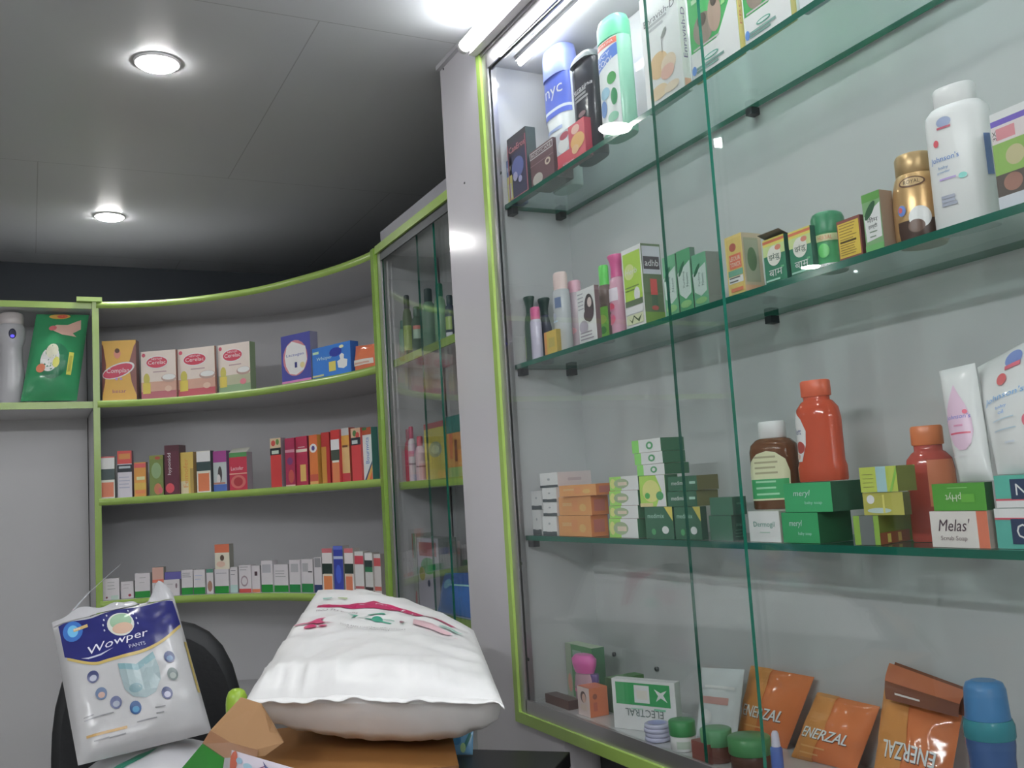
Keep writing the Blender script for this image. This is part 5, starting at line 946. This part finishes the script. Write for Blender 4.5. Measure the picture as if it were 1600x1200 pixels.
# printed leaflet pack
tl, tr = on_y(362, 1172, 1.42), on_y(468, 1203, 1.30)
bl, br = tl+Vector((-.03, -.03, 0)), tr+Vector((-.03, -.03, 0)); bl.z = br.z = DZ+.001
pouch('leaflet_pack', 'white printed leaflet pack with orange and blue marks in front of the cardboard flap', 'leaflet', [bl, br, tr, tl], .012, 'c4bcc8', g=1.15, wr=.0004, pw=.4,
      fd=[E_(.07, .93, .06, .07, 'b8583c'), E_(.16, .95, .05, .02, '84a8bc'), E_(.3, .93, .07, .02, '8cb0c0'), ('p', [(.38, .90), (.55, .96), (.56, .97), (.38, .915)], '7c3c6c'), ('p', [(.5, .99), (.56, .95), (.64, .94), (.64, .95), (.57, .965)], '4c5484'), R_(.7, .9, .95, .93, '5c4c5c')])
# lime capped bottle behind the flap
q = on_y(370, 1094, 1.76); q.z = DZ+h_+.001; zd = (q-CAM).dot(FW); r = 17/FPX*zd
bottle('lime_capped_bottle', 'lime green domed cap peeking out between the cardboard flap and the white bag', 'bottle', q, r, rise(q, 1076), body=[(.8, 0), (.85, .03), (.85, .5), (.7, .56)], bcol='a8b088', cap=[(.92, .561), (1, .62), (1, .75), (.93, .86), (.72, .95), (.4, .99), (.1, 1.0)], ccol='8cac34', g=1.0)
# office chair
ch = empty('office_chair', frame(Vector((.245, 2.36, 0)), 172), 'black office chair carrying the diaper packs, in front of the curved shelves', 'chair')
CH = M('1b1d20', .55, noise_amt=.12, scale=60, bump=.1)
def slab(w, h, t, e=3.2, bow=.04, n=40, taper=0.0):
    b = B(); rings = []
    for (s_, yy) in ((.90, -t/2), (.98, -t*.36), (1, 0), (.98, t*.36), (.90, t/2)):
        ring = []
        for i in range(n):
            a = 2*math.pi*i/n; ca, sa = math.cos(a), math.sin(a); k = (abs(ca)**e+abs(sa)**e)**(-1/e)
            x, z = w/2*s_*ca*k, h/2*s_*sa*k; x *= 1-taper*(z/h)
            ring.append(Vector((x, yy+bow*(1-(2*x/w)**2), z)))
        rings.append(ring)
    vs = [v for r3 in rings for v in r3]; fs = [(j*n+i, j*n+(i+1) % n, (j+1)*n+(i+1) % n, (j+1)*n+i) for j in range(4) for i in range(n)]
    b.add(vs, fs, CH, True)
    for ring, yy, fl_ in ((rings[0], 0, False), (rings[4], 0, True)):
        # domed caps
        c = Vector((0, sum(v.y for v in ring)/n+ (.0), 0)); inner = [v*.5+Vector((0, bow*.5+(-t*.5 if not fl_ else t*.5)*.5, 0)) if False else Vector((v.x*.55, (-t/2 if not fl_ else t/2)+bow*(1-(1.1*v.x/w)**2), v.z*.55)) for v in ring]
        vv = ring+inner+[Vector((0, (-t/2 if not fl_ else t/2)+bow, 0))]
        ff = [(i, (i+1) % n, n+(i+1) % n, n+i) for i in range(n)]+[(n+i, n+(i+1) % n, 2*n) for i in range(n)]
        b.add(vv, [f[::-1] for f in ff] if not fl_ else ff, CH, True)
    return b
p0, p1 = on_y(78, 1100, 2.42), on_y(380, 1085, 2.42)
wd = (p1-p0).length; zt = on_y(300, 967, 2.42).z
bk_ = slab(wd, .66, .07, e=2.9, bow=.03).build('backrest', ch); bk_.matrix_world = Matrix.Translation(((p0.x+p1.x)/2, 2.44, zt-.33)) @ Matrix.Rotation(math.radians(-9), 4, 'Z')
st = B(); st.lathe([(.24, 0), (.26, .02), (.26, .06), (.24, .085), (.1, .09)], CH, 36, e=3.2); st.build('seat', ch).matrix_world = Matrix.Translation((.22, 2.12, .44))
B().box((-.03, .0, .0), (.03, .02, .30), M('141416', .4), mx=Matrix.Translation((0, .10, .42))).build('back_bracket', ch)
B().lathe([(.025, .09), (.025, .44)], M('3a3c40', .3, .7), 16, c=(.025, -.24, 0)).build('gas_column', ch)
for k in range(5):
    a = 2*math.pi*k/5+.3; e_ = Vector((.025+.27*math.cos(a), -.24+.27*math.sin(a), .07))
    lg = B().tube([(.025, -.24, .11), e_], [.024, .016], M('18181a', .4), 8).build('base_arm', ch)
    B().lathe([(.026, -.02), (.026, .02)], M('101012', .5), 14).build('caster', lg).matrix_local = Matrix.Translation(e_+Vector((0, 0, -.044))) @ Matrix.Rotation(math.pi/2, 4, 'X') @ Matrix.Rotation(0, 4, 'Z')
B().tube([(.0, .08, .44), (.025, -.2, .43)], .016, M('141416', .4), 8).build('back_bracket', ch)
# packs piled on the seat
zs = .535
def pillow(label, cx, cy, z, w, d, T, rot, fd=(), seedv=0, **k):
    R2 = Matrix.Rotation(math.radians(rot), 2); c = []
    for x, y in ((-w/2, -d/2), (w/2, -d/2), (w/2, d/2), (-w/2, d/2)):
        v = R2 @ Vector((x, y)); c.append(Vector((cx+v.x, cy+v.y, z+T/2)))
    return pouch('diaper_pack', label, 'pack', c, T, 'c4c4c8', g=1.0, wr=.004, pw=.42, nu=28, nv=28, rough=.3, seedv=seedv, fd=fd, group='white diaper packs piled on the chair seat', **k)
pw_ = on_y(262, 1150, 2.13); ztop = pw_.z+.0
T2 = (ztop-zs)/2-.004
pillow('white diaper pack at the bottom of the pile on the chair', .215, 2.115, zs, .35, .33, T2, -4, seedv=1)
pillow('white diaper pack with green print under the blue topped pack', .225, 2.085, zs+T2+.004, .37, .33, T2, -6, seedv=4,
       fd=[('p', [(.22, .18), (.36, .28), (.46, .36), (.50, .42), (.42, .40), (.30, .33), (.20, .24)], '3c8c74'), E_(.16, .32, .02, .014, '3c6c60'), E_(.22, .36, .02, .01, '7c9c90'), ('t', 'PANTS', .38, .14, .05, .2, '4c9480')])
c4 = [on_y(122, 1196, 2.02), on_y(331, 1144, 2.03), on_y(272, 934, 2.20), on_y(82, 978, 2.19)]
def blue_lo(u): return .585+.13*max(0, (.28-u)/.25)**1.6+.165*max(0, (u-.5)/.46)**2.0
def blue_hi(u): return .955+.012*math.sin(u*16)
class _T: pass
o, F, base = pouch('diaper_pack', 'blue topped diaper pants pack with a sun emblem leaning on the black chair', 'pack', c4, .10, 'c6c6c8', g=.82, wr=.004, pw=.42, nu=34, nv=34, rough=.22, seedv=9)
BLU = M('20246c', .2, gain=1.05); pb = B(); pb.cut = (.05, .05); pb.lift = .0004
G_ = lambda c, r=.25: M(c, r, gain=1.05)
pb.cut = None
pb.band(F, .055, .965, lambda u: blue_lo(u)-.022, lambda u: blue_lo(u), G_('b8a050'), .0010, 40, 1)
pb.band(F, .04, .968, blue_lo, blue_hi, BLU, .0010, 40, 12)
pb.cut = (.05, .05)
pb.ell(F, .135, .875, .075, .085, G_('2468b8'), .0013, 18, 3); pb.ell(F, .135, .875, .04, .05, G_('5cb0dc'), .0015, 18, 3)
pb.pg(F, [(.14, .865), (.25, .868), (.25, .895), (.14, .890)], G_('c8a860'), .0017); pb.txt(F, 'baby', .17, .88, .02, .05, G_('e8e8f0'), .002)
pb.ell(F, .495, .825, .105, .10, G_('c8ccc4'), .0013, 24, 3); pb.ell(F, .50, .845, .085, .07, G_('8cb090'), .0016, 24, 3); pb.ell(F, .50, .785, .080, .045, G_('c8a48c'), .0018, 24, 3)
for k in range(11):
    a = math.radians(-10+k*20); u, v = .495+.135*math.cos(a), .825+.13*math.sin(a)
    if v < .93: pb.ell(F, u, v, .006, .010, G_('b8bcd0'), .0014, 8, 1)
pb.txt(F, 'Wowper', .44, .690, .075, .48, G_('d8d8e4'), .0022, .25, math.radians(5), 1.2)
pb.txt(F, 'PANTS', .575, .632, .026, .13, G_('b8bcd8'), .0022, 0, math.radians(5), 1.2)
pb.pg(F, [(.15, .645), (.20, .625), (.30, .625), (.40, .655), (.30, .637), (.20, .637)], G_('c0c4d8'), .0018)
pb.pg(F, [(.40, .53), (.53, .50), (.68, .565), (.70, .45), (.69, .37), (.63, .29), (.55, .265), (.46, .29), (.41, .35), (.40, .45)], G_('8ca0a4'), .0012)
pb.pg(F, [(.40, .53), (.53, .50), (.68, .565), (.69, .52), (.53, .455), (.40, .49)], G_('6c949c'), .0014); pb.ell(F, .49, .34, .05, .03, G_('6c8c94'), .0014)
for (u, v, c, c2) in ((.206, .493, '3c4470', 'a0a4b8'), (.24, .368, '5c7090', 'b8988c'), (.33, .286, '5c6488', '98a0b0'), (.46, .221, '1c4c84', '3c84b0'), (.80, .51, '24386c', '5c7ca0'), (.79, .389, '6c7878', '9ca4a0'), (.714, .272, '343c6c', 'a8a8c0')):
    pb.ell(F, u, v, .043, .042, G_(c), .0012, 18, 2); pb.ell(F, u, v-.01, .026, .02, G_(c2), .0015, 14, 2)
pb.pg(F, [(.085, .122), (.375, .112), (.375, .128), (.085, .138)], G_('b0883c'), .0012)
for (u0, u1, v) in ((.09, .16, .245), (.09, .30, .225), (.13, .24, .09), (.24, .36, .085), (.45, .6, .13), (.60, .68, .19), (.60, .66, .155)): pb.band(F, u0, u1, v, v+.007, G_('848488'), .0012, 4, 1)
pb.band(F, .955, .975, .25, .62, G_('a8944c'), .0012, 1, 6)
pb.build('printed_front', o)
# torn plastic top edge and handle strip of the Wowper pack
tp = B(); rows = []
for i in range(41):
    u = i/40; p = F(u, .985); up = (c4[3]-c4[0]).normalized()
    hh = .012+.010*noise.noise(Vector((u*7, 1, 1)))+(.035*math.exp(-((u-.9)/.07)**2))+(.012*math.exp(-((u-.25)/.1)**2))-(.02*math.exp(-((u-.72)/.05)**2))
    rows.append((p, p+up*hh+Vector((0, .006*noise.noise(Vector((u*9, 3, 3))), 0))))
vs = [q for r2 in rows for q in r2]; vs += [q+Vector((0, .002, 0)) for q in vs]
fs = [(2*i, 2*i+2, 2*i+3, 2*i+1) for i in range(40)]
tp.add(vs, fs+[tuple(82+k for k in f[::-1]) for f in fs]+[(2*i+1, 2*i+3, 85+2*i, 83+2*i) for i in range(40)], M('c8c8cc', .12, trans=.15), True); tp.build('plastic_edge', o)
h0 = on_y(98, 975, 2.19)-base; h1 = on_y(140, 925, 2.20)-base; h2 = on_y(188, 882, 2.22)-base
hs = B(); wv = Vector((.006, 0, .004)); pts = [h0, h0*.5+h1*.5+Vector((0, 0, .003)), h1, h1*.5+h2*.5, h2]
vs = []
for i, q in enumerate(pts): k = 1-.16*i; vs += [q-wv*k, q+wv*k]
vs += [v+Vector((0, .0012, 0)) for v in vs]; n_ = 10
fs = [(2*i, 2*i+1, 2*i+3, 2*i+2) for i in range(4)]
hs.add(vs, fs+[tuple(10+k for k in f[::-1]) for f in fs], M('c4c8cc', .15, trans=.35)); hs.build('plastic_strip', o)
# small blue packet on the desk by the pillar
q0, q1 = on_z(716, 1172, DZ+.0), on_z(750, 1172, DZ)
q0 += Vector((-.03, -.03, .002)); q1 += Vector((-.03, -.03, .002))
pouch('tissue_packet', 'small blue and green packet on the dark desk beside the white bag', 'packet', [q0, q1, q1+Vector((.008, .008, .045)), q0+Vector((.008, .008, .045))], .015, '4c7c9c', g=1.5, wr=.0015, fd=[E_(.3, .6, .2, .2, '1c5c84'), ('p', [(.55, .2), (.7, .2), (.95, .8), (.85, .95)], '1c5c58'), E_(.6, .3, .12, .2, '7c9c6c')])
